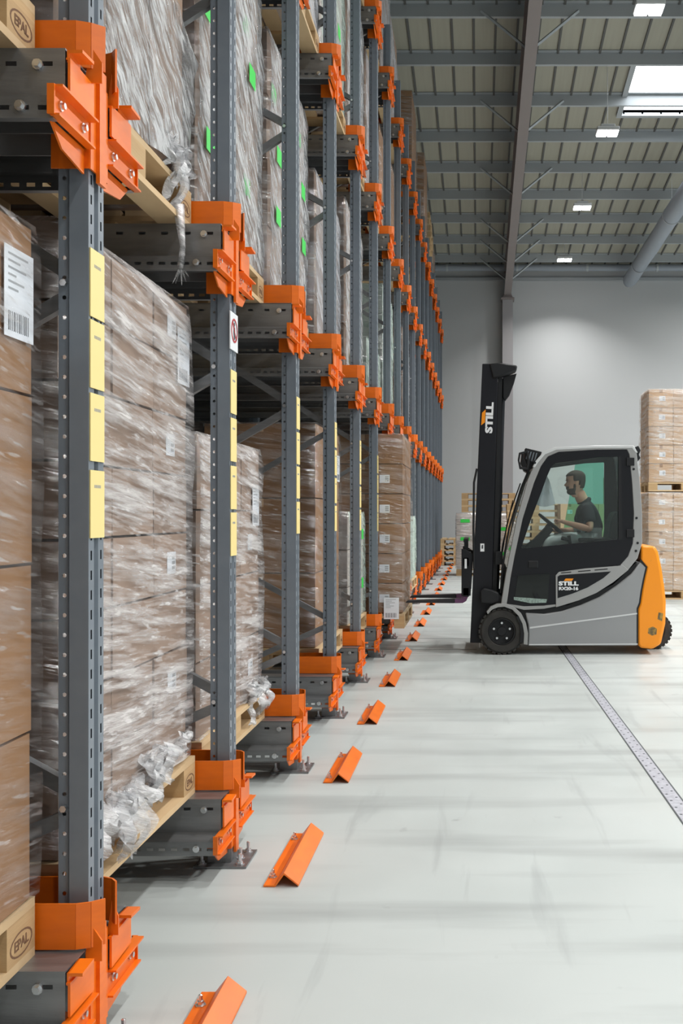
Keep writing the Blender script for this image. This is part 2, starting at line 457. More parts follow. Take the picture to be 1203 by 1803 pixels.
# skylight
sk = empty('roof_skylight', ((SKX0 + SKX1) / 2, (SKY0 + SKY1) / 2, roof((SKY0 + SKY1) / 2) + .11))
tag(sk, 'bright rectangular skylight set in the roof sheets', 'skylight')
sl = RB
hx, hy = (SKX1 - SKX0) / 2, (SKY1 - SKY0) / 2
m = MB(); m.add([(-hx, -hy, .06 + hy * sl), (hx, -hy, .06 + hy * sl), (hx, hy, .06 - hy * sl), (-hx, hy, .06 - hy * sl)], [(0, 3, 2, 1)])
m.build('light_panel', 'skylight_glow', sk)
m = MB()
for (x0, x1, y0, y1) in ((-hx - .1, -hx, -hy - .1, hy + .1), (hx, hx + .1, -hy - .1, hy + .1), (-hx, hx, -hy - .1, -hy), (-hx, hx, hy, hy + .1)):
    m.add([(x0, y0, .1 - y0 * sl), (x1, y0, .1 - y0 * sl), (x1, y1, .1 - y1 * sl), (x0, y1, .1 - y1 * sl),
           (x0, y0, -.06 - y0 * sl), (x1, y0, -.06 - y0 * sl), (x1, y1, -.06 - y1 * sl), (x0, y1, -.06 - y1 * sl)],
          [(0, 1, 2, 3), (7, 6, 5, 4), (0, 4, 5, 1), (1, 5, 6, 2), (2, 6, 7, 3), (3, 7, 4, 0)])
m.build('frame', 'roof_steel', sk)

# purlins
PY = [WALL_Y - 0.35 - 0.6 - 1.463 * k for k in range(20)]
PY = [9.57 * v for v in (2.904, 2.755, 2.602, 2.449, 2.296, 2.141, 1.987, 1.835, 1.684, 1.533, 1.38, 1.228, 1.075, .92, .77, .615, .46)]
m = MB()
m.prism([(-.075, .11), (.02, .11), (.02, -.095), (.075, -.095), (.075, -.11), (.008, -.11), (.008, .098), (-.075, .098)], -9, 17, 'X')
pur_me = m.mesh('roof_purlin', ['roof_steel'])
for k, y in enumerate(PY):
    o = link('roof_purlin', pur_me, loc=(0, y, roof(y)))
    tag(o, 'grey steel roof purlin, %s crossing the rafter counted from the back wall' % ORD[k], 'roof beam', 'purlins under the roof')
# rafter and column
RX = 0.83
def rafter():
    root = empty('roof_rafter', (RX, 0, 0))
    tag(root, 'long brown grey steel rafter sloping down to the back wall', 'beam')
    def slab(mm, x0, x1, t0, t1, ya=-3.0, yb=28.75):
        a, b = roof(ya), roof(yb)
        mm.add([(x0, ya, a + t0), (x1, ya, a + t0), (x1, ya, a + t1), (x0, ya, a + t1), (x0, yb, b + t0), (x1, yb, b + t0), (x1, yb, b + t1), (x0, yb, b + t1)],
               [(0, 1, 2, 3), (7, 6, 5, 4), (0, 4, 5, 1), (1, 5, 6, 2), (2, 6, 7, 3), (3, 7, 4, 0)])
    a = MB(); slab(a, -.006, .006, -.82, -.12); a.build('web', 'rafter_paint', root)
    a = MB(); slab(a, -.10, .10, -.84, -.82); a.build('lower_flange', 'rafter_paint', root)
    a = MB(); slab(a, -.10, .10, -.125, -.11); a.build('upper_flange', 'rafter_paint', root)
rafter()
for k in (0, 1, 2, 4, 6, 8):
    y = PY[k]
    for s in (-1, 1):
        a = MB()
        a.tube([(RX + s * .06, y, roof(y) - .62), (RX + s * .79, y, roof(y) - .02)], .026, 4)
        o = a.build('knee_brace', 'roof_steel')
        tag(o, 'thin slanting steel brace from the %s side of the rafter to its %s purlin' % ('left' if s < 0 else 'right', ORD[k]), 'brace', 'knee braces between rafter and purlins')
col = empty('steel_column', (RX, 28.58, 0)); tag(col, 'grey steel column against the back wall under the rafter', 'column')
a = MB(); a.box(-.15, .15, -.17, -.155, 0, 7.5); a.box(-.15, .15, .155, .17, 0, 7.5); a.box(-.006, .006, -.155, .155, 0, 7.5); a.build('shaft', 'column_paint', col)
a = MB(); a.box(-.19, .19, -.2, .2, 7.5, 7.56); a.prism([(-.15, 7.56), (.15, 7.56), (.08, 7.72), (-.08, 7.72)], -.15, .15); a.build('cap_plate', 'rafter_paint', col)
a = MB(); a.box(-.2, .2, -.21, .21, 0.001, .025); a.build('base_plate', 'column_paint', col)
# round duct
dc = empty('fabric_air_duct', (4.27, 0, 7.98)); tag(dc, 'round grey air duct hanging under the roof on the right', 'duct')
a = MB()
pr = [(.02, 28.3)] + [(.165, 28.26), (.185, 28.15)]
y = 28.0
while y > 4:
    pr.append((.195 + .006 * math.sin(y * 2.1), y)); y -= .35
a.lathe(pr, (0, 0, 0), 'Y', 24); a.build('duct_tube', 'duct_skin', dc, smooth=60)
for yy in (26.4, 22.0, 17.6, 13.2):
    a = MB(); a.tube([(0, yy, .195), (0, yy, roof(yy) - 7.98 - .1)], .004, 5); a.build('hanger_wire', 'zinc', dc)
    a = MB(); a.lathe([(.202, yy - .02), (.21, yy - .02), (.21, yy + .02), (.202, yy + .02)], (0, 0, 0), 'Y', 24); a.build('hoop', 'roof_steel', dc)
# pipe and trim along top of the back wall
a = MB(); a.tube([(-6, 28.45, 8.42), (12, 28.45, 8.42)], .10, 12); o = a.build('wall_pipe', 'duct_skin', smooth=50)
tag(o, 'long grey pipe running along the top of the back wall', 'pipe')
for xx in range(-5, 12, 2):
    a = MB(); a.lathe([(.10, -.03), (.118, -.03), (.118, .03), (.10, .03)], (xx + .1, 28.45, 8.42), 'X', 12); oo = a.build('pipe_collar', 'roof_steel', o)
a = MB(); a.box(-9, 17, 28.7, 28.8, 8.12, 8.2); struct('trim_2', a, 'roof_steel')

# high bay lamps: body, lit panel, wire and the light itself
def lamp(x, y, z, label, power, spread=None):
    r = empty('high_bay_lamp', (x, y, z)); tag(r, label, 'lamp', 'high bay lamps over the aisle')
    a = MB(); a.box(-.20, .20, -.15, .15, .02, .09); a.box(-.13, .13, -.1, .1, .09, .15); a.build('housing', 'truck_light', r, bevel=.01)
    a = MB()
    for sx in (-1, 1):
        a.box(sx * .10 - .085, sx * .10 + .085, -.13, .13, 0.0, .02)
    a.build('lit_lens', 'lamp_glow', r)
    a = MB(); a.tube([(0, 0, .14), (0, 0, roof(y) - z + .112)], .006, 5); a.build('hanging_wire', 'truck_light', r)
    L = bpy.data.lights.new('lamp_light', 'AREA'); L.shape = 'RECTANGLE'; L.size = .4; L.size_y = .3; L.energy = power
    L.color = (1.0, 0.985, 0.96); L.spread = R(spread or LAMP_SPREAD)
    lo = bpy.data.objects.new('lamp_light', L); COL.objects.link(lo); lo.parent = r; lo.location = (0, 0, -.02)
LZ = 8.25
for k, y in enumerate((27.0, 22.4, 18.0, 13.6, 9.2, 4.8, 0.4, -4.0)):
    lamp(2.33, y, LZ if k < 4 else LZ + .6, ['bright square lamp hanging nearest the back wall', 'bright lamp hanging second from the back wall',
         'bright lamp on a wire in front of the skylight', 'bright lamp hanging nearest the camera at the top edge'][k] if k < 4 else
         'bright high bay lamp overhead, %s from the back wall' % ORD[k], LAMP_W)
for k, y in enumerate((24.7, 20.2, 15.8, 11.3, 6.9, 2.4, -2.0)):  # unseen lamp row added to brighten the aisle side of the rack
    lamp(9.0, y, 8.3, 'unseen high bay lamp added right of the truck, %s from the back wall' % ORD[k], SIDE_FILL_W, 165)

# floor joint strip, saw-cut joint and two grey streaks
jn = empty('floor_joint_strip', (0, 0, 0)); tag(jn, 'dull metal expansion joint strip running along the floor', 'floor joint')
def jx(y): return .87 + (10.4 - y) * .013
ya, yb = 2.2, 10.6
a = MB()
def strip(mm, o0, o1, z0, z1, mat):
    x0, x1 = jx(ya), jx(yb)
    mm.add([(x0 + o0, ya, z1), (x0 + o1, ya, z1), (x1 + o1, yb, z1), (x1 + o0, yb, z1), (x0 + o0, ya, z0), (x0 + o1, ya, z0), (x1 + o1, yb, z0), (x1 + o0, yb, z0)],
           [(0, 1, 2, 3), (0, 4, 5, 1), (1, 5, 6, 2), (2, 6, 7, 3), (3, 7, 4, 0)], mat)
strip(a, -.034, .034, 0, .004, 'joint_strip'); a.build('plate', None, jn)
a = MB(); strip(a, .034, .042, 0, .0045, 'joint_dark'); strip(a, -.040, -.034, 0, .003, 'joint_dark'); a.build('edge_seal', None, jn)
a = MB()
k = 0; yy = ya + .05
while yy < yb:
    xx = jx(yy) + (.018 if k % 2 else -.018)
    a.lathe([(0.001, .0052), (.006, .0052), (.007, .004)], (xx, yy, 0), 'Z', 6); yy += .055; k += 1
o = a.build('rivets', 'joint_dark', jn); o['kind'] = 'stuff'
a = MB(); a.box(-1.0, 6, 11.02, 11.034, 0, .0012); struct('trim_3', a, 'joint_dark')
a = MB(); a.box(-1.0, -.02, 10.13, 10.16, 0, .001); a.box(-1.0, -.02, 9.86, 9.885, 0, .001); struct('trim_4', a, 'floor_streak')  # two thin mid-grey streaks laid across the floor

# ================================================================== pallet rack
S = 1.42
Y0 = 2.55
PX = -0.98                       # front face of the uprights
NPOST = 18
def YP(n): return Y0 + S * n
LEV = [0.30, 2.48, 4.44, 6.20]   # pallet seat heights
LEVN = ['floor level', 'second level', 'third level', 'top level']
TOP = 6.8
DEPTH = 1.15
def post_mesh(top):
    m = MB()
    g = 'grey_paint'
    for s in (-1, 1):
        y = s * .05
        L = top
        m.holed((-.075, y - s * .006, 0), (1, 0, 0), (0, 0, 1), .024, L, .05, (.0055, .0055, True), g)
        m.box(-.051, -.048, min(y, y - s * .006), max(y, y - s * .006), 0, L, g)
        m.add([(-.051, y, 0), (0, y, 0), (0, y, L), (-.051, y, L)], [(0, 1, 2, 3)], g)
        # front strips with keyhole slots
        m.holed((0, s * .05 if s < 0 else .014, 0), (0, 1, 0), (0, 0, 1), .036, L, .05, (.0042, .012, False), g)
        m.add([(0, s * .014, 0), (-.010, s * .010, 0), (-.010, s * .010, L), (0, s * .014, L)], [(0, 1, 2, 3)], g)
        m.box(-.078, -.075, min(y - s * .006, y - s * .026), max(y - s * .006, y - s * .026), 0, L, g)
    m.add([(-.010, -.010, 0), (-.010, .010, 0), (-.010, .010, L), (-.010, -.010, L)], [(0, 1, 2, 3)], g)
    m.add([(-.06, -.042, L), (0, -.05, L), (0, .05, L), (-.06, .042, L)], [(0, 1, 2, 3)], g)
    return m.mesh('upright', [g])
POST = post_mesh(TOP)
def frame():
    r = empty('rack_upright_frame', (PX, YP(0), 0))
    link('upright', POST, r)
    o = link('upright', POST, r, loc=(-DEPTH, 0, 0)); o.rotation_euler = (0, 0, 0)
    nodes = [.64, 1.96, 3.46, 4.78, 6.1]
    rear = [.12, 1.28, 2.7, 4.12, 5.44, 6.6]
    for i, z in enumerate(nodes):
        for zr in (rear[i], rear[i + 1]):
            a = MB()
            p, q = Vector((-.045, 0, z + (.02 if zr > z else -.02))), Vector((-DEPTH - .03, 0, zr))
            d = (q - p).normalized(); n = Vector((-d.z, 0, d.x))
            yo = .012 if zr > z else -.012
            w2 = .018
            for (u0, u1, y0, y1) in ((-w2, w2, -.0175, -.0155), (-w2, -w2 + .002, -.0155, .012), (w2 - .002, w2, -.0155, .012)):
                vs = [c + n * u + Vector((0, yy + yo, 0)) for c in (p, q) for u in (u0, u1) for yy in (y0, y1)]
                a.add(vs, [(0, 1, 3, 2), (4, 6, 7, 5), (0, 4, 5, 1), (2, 3, 7, 6), (0, 2, 6, 4), (1, 5, 7, 3)])
            a.build('diagonal_brace', 'galvanised', r)
        a = MB(); a.tube([(-.063, -.056, z), (-.063, .05, z)], .009, 6); a.build('bolt', 'zinc', r)
    a = MB(); a.box(-.13, .075, -.10, .10, .001, .009); a.build('base_plate', 'galvanised', r)
    a = MB()
    for s in (-1, 1): a.box(-.085, .004, s * .053 - .002, s * .053 + .002, .009, .12)
    a.box(.002, .006, -.05, .05, .009, .12); a.build('foot_bracket', 'galvanised', r)
    for (bx, by) in ((.045, -.07), (.045, .07), (-.105, -.07), (.03, 0)):
        a = MB(); a.lathe([(.018, .009), (.018, .012), (.011, .012), (.011, .022), (.0065, .022), (.0065, .05), (.001, .052)], (bx, by, 0), 'Z', 6)
        a.build('anchor_bolt', 'zinc', r)
    return r
FR0 = frame()
frames = [FR0]
for n in range(1, NPOST):
    f = dup(FR0, loc=(PX, YP(n), 0), only=(None if n < 10 else (lambda ch: not ch.name.startswith(('anchor', 'bolt')))))
    frames.append(f)
for n, f in enumerate(frames):
    tag(f, 'grey perforated steel rack upright with diagonal braces, %s from the camera' % ORD[n], 'rack upright', 'uprights of the pallet rack')
# second frames behind, for the depth of the rack
# orange brackets
def bolt_y(mm, x, y, z, s):      # bolt head facing +-Y
    mm.tube([(x, y, z), (x, y + s * .006, z)], .013, 10); mm.tube([(x, y + s * .006, z), (x, y + s * .014, z)], .009, 6)
def bolt_x(mm, x, y, z):
    mm.tube([(x, y, z), (x + .004, y, z)], .012, 10); mm.tube([(x + .004, y, z), (x + .012, y, z)], .008, 6)
def bracket_parts():
    P = {}
    a = MB(); a.sheet([(-.09, -.0575), (.006, -.0575), (.006, .0575), (-.09, .0575)], -.235, -.0, .005); P['sleeve'] = [a]
    a = MB(); a.box(.008, .018, -.022, .022, -.26, .03)
    P['front_strip'] = [a]
    gs = []
    for s in (-1, 1):
        a = MB()
        ext = .045 if s < 0 else .03
        a.sheet([(-.27, s * .092), (-.015, s * .092), (ext * .4, s * .080), (ext, s * .058)], 0.005, .118, .005)
        a.prism([(ext * .4, .06), (ext, .02), (ext, -.03), (.0, -.03)], s * .074, s * .079, 'Y')
        gs.append(a)
    P['guide_plate'] = gs
    es = []; cs = []; ts = []
    for s in (-1, 1):
        a = MB()
        a.prism([(s * .06, -.035), (s * .205, -.030), (s * .205, -.105), (s * .06, -.11)], .012, .018, 'X')
        a.prism([(s * .06, -.035), (s * .205, -.030), (s * .205, -.025), (s * .06, -.029)], .008, .018, 'X')
        es.append(a)
        a = MB()                                  # channel that closes the rail end
        a.box(.0, .005, min(s * .06, s * .275), max(s * .06, s * .275), -.185, -.118)
        a.box(.0, .030, min(s * .06, s * .275), max(s * .06, s * .275), -.122, -.117)
        a.box(.0, .022, min(s * .06, s * .275), max(s * .06, s * .275), -.188, -.183)
        a.box(-.005, .012, min(s * .275, s * .28), max(s * .275, s * .28), -.186, -.117)
        a.prism([(s * .06, -.188), (s * .255, -.188), (s * .19, -.235), (s * .06, -.25)], -.012, -.007, 'X')
        cs.append(a)
        a = MB()                                  # lead-in tab
        a.prism([(s * .13, .0), (s * .20, -.004), (s * .20, -.012), (s * .13, -.008)], .008, .045, 'X')
        a.prism([(s * .13, .0), (s * .20, -.004), (s * .20, -.034), (s * .13, -.034)], .008, .012, 'X')
        ts.append(a)
    P['end_plate'] = es; P['end_channel'] = cs; P['lead_in_tab'] = ts
    bs = []
    for s in (-1, 1):
        for q in (.10, .23):
            a = MB(); bolt_x(a, .005, s * q, -.15); bs.append(a)
    P['bolt'] = bs
    return P
BP = bracket_parts()
BM = {}
for k, lst in BP.items():
    BM[k] = [mb.mesh(k, ['zinc' if k == 'bolt' else 'orange_paint']) for mb in lst]
def bracket(loc, label, detail):
    r = empty('rail_bracket', loc); tag(r, label, 'rack bracket', 'orange rail brackets on the uprights')
    for k, ms in BM.items():
        if k == 'bolt' and not detail: continue
        for me in ms: link(k, me, r)
    return r
for n in range(NPOST):
    for l, z in enumerate(LEV):
        if l == 3 and n < 4: continue
        if l == 2 and n < 2: continue
        bracket((PX, YP(n), z), 'orange folded steel bracket on the %s upright from the camera, %s' % (ORD[n], LEVN[l]), n < 8)
# rails
def rail_meshes(s):
    L = 3.5
    out = {}
    m = MB()
    x1 = .004
    m.holed((x1, s * .20, -.155), (0, 0, 1), (-1, 0, 0), .153, L, .085, (.0055, .013, False), None, off=.118)
    m.box(x1 - L, x1, min(s * .075, s * .20), max(s * .075, s * .20), -.004, 0)                # seat flange
    m.box(x1 - L, x1, min(s * .075, s * .079), max(s * .075, s * .079), -.155, -.004)
    m.add([(x1, s * .20, -.125), (x1 - L, s * .20, -.125), (x1 - L, s * .268, -.140), (x1, s * .268, -.140)], [(0, 1, 2, 3)])
    m.add([(x1, s * .20, -.128), (x1 - L, s * .20, -.128), (x1 - L, s * .266, -.144), (x1, s * .266, -.144)], [(3, 2, 1, 0)])
    m.holed((x1, s * .268, -.190), (0, 0, 1), (-1, 0, 0), .050, L, .045, (.0055, .012, False), None, off=.022)
    m.box(x1 - L, x1, min(s * .245, s * .268), max(s * .245, s * .268), -.192, -.190)
    out['rail'] = m.mesh('pallet_rail', ['galvanised'])
    a = MB(); bolt_y(a, -.06, s * .20, -.04, s); out['b1'] = a.mesh('bolt', ['zinc'])
    a = MB(); bolt_y(a, -.07, s * .268, -.165, s); out['b2'] = a.mesh('bolt', ['zinc'])
    return out
RM = {s: rail_meshes(s) for s in (-1, 1)}
for n in range(12):
    for l, z in enumerate(LEV):
        if l == 3 and n < 4: continue
        if l == 2 and n < 2: continue
        for s in (-1, 1):
            if s > 0 and n > 6: continue
            o = link('pallet_rail', RM[s]['rail'], loc=(PX, YP(n), z))
            tag(o, 'dull steel pallet rail on the %s side of the %s upright, %s' % ('near' if s < 0 else 'far', ORD[n], LEVN[l]), 'rack rail', 'steel pallet rails running into the rack')
            if s < 0 and n < 9:
                link('bolt', RM[s]['b1'], o); link('bolt', RM[s]['b2'], o)
# yellow location plates on the uprights (their square codes are left out)
def plate_mesh(h):
    m = MB(); m.box(0.001, .004, -.046, .046, -h / 2, h / 2, 'yellow_plate'); return m.mesh('location_plate')
PM = plate_mesh(.172)
m = MB(); 
for i in range(9): m.box(.004, .0045, -.022 + i * .005, -.0195 + i * .005, -.004, .004)
PT = m.mesh('printed_line', ['grey_ink'])
rowz = [[1.965, 1.785, 1.60, 1.405], [1.865, 1.675, 1.485, 1.30], [1.925, 1.735, 1.55, 1.36], [1.92, 1.73, 1.54, 1.35], [1.90, 1.71, 1.52, 1.33], [1.86, 1.67, 1.48, 1.30]]
pos4 = ['topmost', 'second from the top', 'third from the top', 'lowest']
for n in range(6):
    for i, z in enumerate(rowz[n]):
        o = link('location_plate', PM, loc=(PX, YP(n), z))
        link('printed_line', PT, o, loc=(0, 0, .045))
        tag(o, 'pale yellow location plate on the %s upright, %s of its column' % (ORD[n], pos4[i]), 'rack sign', 'yellow location plates')
# prohibition sign on the second upright
sg = empty('no_entry_sign', (PX, YP(1) + .0, 2.105)); tag(sg, 'small white sign with a red ring and a struck out figure on the second upright', 'sign')
a = MB(); a.box(.001, .005, -.06, .06, -.075, .075); a.build('sign_board', 'white_plate', sg)
a = MB(); a.lathe([(.040, .0055), (.048, .0055), (.048, .007), (.040, .007)], (0, 0, .005), 'X', 24)
a.prism([(-.034, .036), (-.028, .042), (.034, -.026), (.028, -.032)], .0055, .007, 'X'); a.build('red_ring', 'red_ink', sg)
a = MB(); a.prism([(-.008, -.03), (-.014, .0), (-.010, .02), (.010, .02), (.014, 0), (.008, -.03)], .0052, .0062, 'X')
a.lathe([(.001, .0062), (.009, .0062), (.009, .005)], (0, 0, .03), 'X', 12); a.build('figure', 'ink', sg)

# floor guards: folded orange angles bolted down in front of every upright
def guard():
    r = empty('floor_guard', (0, 0, 0))
    a = MB()
    t = .006
    pr = [(-.066, 0), (-.022, 0), (.010, .044), (.064, .002), (.064, .010), (.010, .053), (-.026, .007), (-.066, .007)]
    a.prism(pr, -.30, .30, 'Y'); a.build('folded_angle', 'orange_paint', r, bevel=.001)
    for yy in (-.22, .22):
        a = MB(); a.lathe([(.016, .007), (.016, .010), (.010, .010), (.010, .020), (.006, .020), (.006, .036), (.001, .038)], (-.047, yy, 0), "Z", 6); a.build('anchor_bolt', 'zinc', r)
    return r
G0 = guard()
GY = [2.56 + S * k for k in range(18)]
for k, y in enumerate(GY):
    g = G0 if k == 0 else dup(G0, only=(None if k < 8 else (lambda ch: ch.name.startswith('folded'))))
    g.location = (-.73, y, .001)
    tag(g, 'orange folded steel guard bolted to the floor, %s from the camera' % ORD[k], 'floor guard', 'orange floor guards along the rack')

# ================================================================== wooden pallets
def pallet_meshes():
    P = {}
    a = MB()
    for (x0, x1) in ((-.40, -.255), (-.19, -.09), (-.0725, .0725), (.09, .19), (.255, .40)):
        a.box(x0, x1, -.60, .60, .122, .144)
    P['deck_boards'] = a.mesh('deck_boards', ['wood_pale'])
    a = MB()
    for y in (-.5275, 0, .5275): a.box(-.40, .40, y - .0725, y + .0725, .10, .122)
    P['stringer_boards'] = a.mesh('stringer_boards', ['wood'])
    a = MB()
    for x in (-.35, 0, .35): a.box(x - .05, x + .05, -.60, .60, 0, .022)
    P['base_boards'] = a.mesh('base_boards', ['wood_pale'])
    a = MB(); a.box(-.05, .05, -.0725, .0725, .022, .10); P['block'] = a.mesh('support_block', ['wood'])
    return P
PL = pallet_meshes()
tm = text_mesh('EPAL', .034, 'stamp_letters', .0006, 1.0, .0004)
def stamp(parent):
    a = MB()
    n = 20
    o = [(.058 * math.cos(t), .030 * math.sin(t)) for t in [2 * math.pi * k / n for k in range(n)]]
    i_ = [(.052 * math.cos(t), .0255 * math.sin(t)) for t in [2 * math.pi * k / n for k in range(n)]]
    a.add([(0.0505, y, .061 + z) for y, z in o] + [(0.0505, y, .061 + z) for y, z in i_], [(k, (k + 1) % n, (k + 1) % n + n, k + n) for k in range(n)])
    a.build('stamp_ring', 'brown_ink', parent)
    t = link('stamp_letters', tm, parent, loc=(.0508, 0, .061)); t.rotation_euler = (R(90), 0, R(90))
if not tm.materials: tm.materials.append(M['brown_ink'])
def make_pallet(stamps):
    r = empty('wooden_pallet')
    link('deck_boards', PL['deck_boards'], r); link('stringer_boards', PL['stringer_boards'], r); link('base_boards', PL['base_boards'], r)
    for x in (-.35, 0, .35):
        for y in (-.5275, 0, .5275):
            b = link('support_block', PL['block'], r, loc=(x, y, 0))
            if stamps and x > 0 and y != 0: stamp(b)
    return r
def simple_pallet():
    a = MB()
    for (x0, x1) in ((-.40, -.255), (-.19, -.09), (-.0725, .0725), (.09, .19), (.255, .40)): a.box(x0, x1, -.60, .60, .122, .144, 'wood_pale')
    for y in (-.5275, 0, .5275): a.box(-.40, .40, y - .0725, y + .0725, .10, .122, 'wood')
    for x in (-.35, 0, .35):
        a.box(x - .05, x + .05, -.60, .60, 0, .022, 'wood_pale')
        for y in (-.5275, 0, .5275): a.box(x - .05, x + .05, y - .0725, y + .0725, .022, .10, 'wood')
    return a.mesh('wooden_pallet')
SPM = simple_pallet()
P_FULL = None
def place_pallet(x, y, z, label, mode='full', group='wooden pallets in the rack', rz=0):
    global P_FULL
    if mode == 'simple':
        r = link('wooden_pallet', SPM)
    elif mode == 'plain':
        r = make_pallet(False)
    else:
        if P_FULL is None: P_FULL = make_pallet(True); r = P_FULL
        else: r = dup(P_FULL)
    r.location = (x, y, z); r.rotation_euler = (0, 0, rz)
    tag(r, label, 'pallet', group)
    return r

# ================================================================== wrapped loads
def carton_mesh(lx, ly, lz, mat, tape=True):
    a = MB(); e = .004
    a.box(-lx / 2 + e, lx / 2 - e, -ly / 2 + e, ly / 2 - e, e, lz - e, mat)
    if tape and mat != 'kraft_grey':                                       # closing tape over the top and down both ends
        a.box(-.025, .025, -ly / 2 + e - .0006, ly / 2 - e + .0006, lz - .06, lz - e + .0006, 'kraft_light' if mat != 'kraft_light' else 'kraft')
    return a.mesh('carton')
LBL = MB(); LBL.box(0, .001, -.05, .05, -.04, .04, 'paper')
for i in range(3): LBL.box(.001, .0013, .005, .040, .012 - i * .018, .024 - i * .018, 'grey_ink')
LBLM = LBL.mesh('carton_label')
SHT = MB(); SHT.box(0, .0012, -.074, .074, -.105, .105, 'paper')
for i in range(6): SHT.box(.0012, .0016, -.055, -.055 + (.10, .06, .09, .04, .08, .05)[i], .085 - i * .016, .090 - i * .016, 'grey_ink')
for i in range(12): SHT.box(.0012, .0016, -.055 + i * .009, -.055 + i * .009 + (.003 if i % 3 else .005), -.09, -.045, 'ink')
SHTM = SHT.mesh('shipping_label')
GRN = MB(); GRN.box(0, .0012, -.065, .065, -.047, .047, 'green_label')
GRNM = GRN.mesh('green_label')
def film_shell(D, W, H, mat, top=True, amp=.008, z0=.003, seed=0, slump=0.0, bulge=.012, tight=True):
    """crinkled film around a load of depth D (x), width W (y), height H; slump lowers the top towards +y"""
    rnd = random.Random(seed)
    nz = max(8, int(H / .09)); per = []
    nx, ny = 8, 12
    for i in range(ny): per.append((D / 2, -W / 2 + W * i / ny))
    for i in range(nx): per.append((D / 2 - D * i / nx, W / 2))
    for i in range(ny): per.append((-D / 2, W / 2 - W * i / ny))
    for i in range(nx): per.append((-D / 2 + D * i / nx, -W / 2))
    N = len(per); vs = []
    ph = [rnd.uniform(0, 6.28) for _ in range(6)]
    for k in range(nz + 1):
        f = k / nz
        for i, (x, y) in enumerate(per):
            h = H + .006 - slump * (y / W + .5)
            z = z0 + (h - z0) * f
            if k == 0: z += rnd.uniform(0, .015)
            ex = .008 + amp * (.5 + .5 * math.sin(7 * z + 9 * (x + y) + ph[0])) * .7 + rnd.uniform(0, amp) + bulge * math.sin(math.pi * f) * .3
            if k == nz: ex = .004
            nrm = Vector((x / (D / 2), y / (W / 2)));
            sx = ex * (1 if x >= D / 2 - 1e-6 else (-1 if x <= -D / 2 + 1e-6 else 0))
            sy = ex * (1 if y >= W / 2 - 1e-6 else (-1 if y <= -W / 2 + 1e-6 else 0))
            vs.append((x + sx, y + sy, z))
    fs = [(k * N + i, k * N + (i + 1) % N, (k + 1) * N + (i + 1) % N, (k + 1) * N + i) for k in range(nz) for i in range(N)]
    if top:
        c = len(vs); vs.append((0, 0, H + .012 - slump * .5)); b = nz * N
        fs += [(b + i, b + (i + 1) % N, c) for i in range(N)]
    a = MB()
    nq = nz * N
    side = [f for q, f in enumerate(fs) if tight and q < nq and (q % N) >= 2 * ny + nx]      # the end towards -y is wrapped tight and clear
    rest = [f for q, f in enumerate(fs) if not (tight and q < nq and (q % N) >= 2 * ny + nx)]
    a.add(vs, rest, mat)
    k = a.slot('film_tight'); a.f += side; a.m += [k] * len(side)
    return a.mesh('stretch_film', None, smooth=True)
def crumple(parent, loc, size, mat='film_white', seed=0, n=7, name='loose_film'):
    """a bunched loose end of film: thin folded ribbons"""
    rnd = random.Random(seed); a = MB()
    for q in range(n):
        l = size[2] * rnd.uniform(.35, 1); wd0 = size[1] * rnd.uniform(.08, .26)
        oy = rnd.uniform(-size[1] / 2, size[1] / 2); ox = rnd.uniform(-.1, .5) * size[0]; lean = rnd.uniform(-.6, .6)
        vs = []; cols, rows = 7, 14
        ph = [rnd.uniform(0, 6.28) for _ in range(5)]
        for j in range(rows):
            f = j / (rows - 1)
            for i in range(cols):
                g = i / (cols - 1) - .5
                wd = wd0 * (.35 + 1.0 * math.sin(math.pi * min(1, .15 + f * .8)))
                fold = .014 * math.sin(ph[0] + 9 * g + 5 * f) + .006 * math.sin(ph[1] + 22 * g + 9 * f) + rnd.uniform(-.002, .002)
                vs.append((ox + fold + .02 * math.sin(ph[2] + 7 * f) + size[0] * .4 * math.sin(math.pi * f), oy + g * wd + lean * .3 * l * f + .012 * math.sin(ph[3] + 13 * f), .03 - l * f + .010 * math.sin(ph[4] + 17 * g)))
        a.add(vs, [(j * cols + i, j * cols + i + 1, (j + 1) * cols + i + 1, (j + 1) * cols + i) for j in range(rows - 1) for i in range(cols - 1)])
    o = a.build(name, mat, parent, smooth=True, loc=loc); o['kind'] = 'stuff'; return o

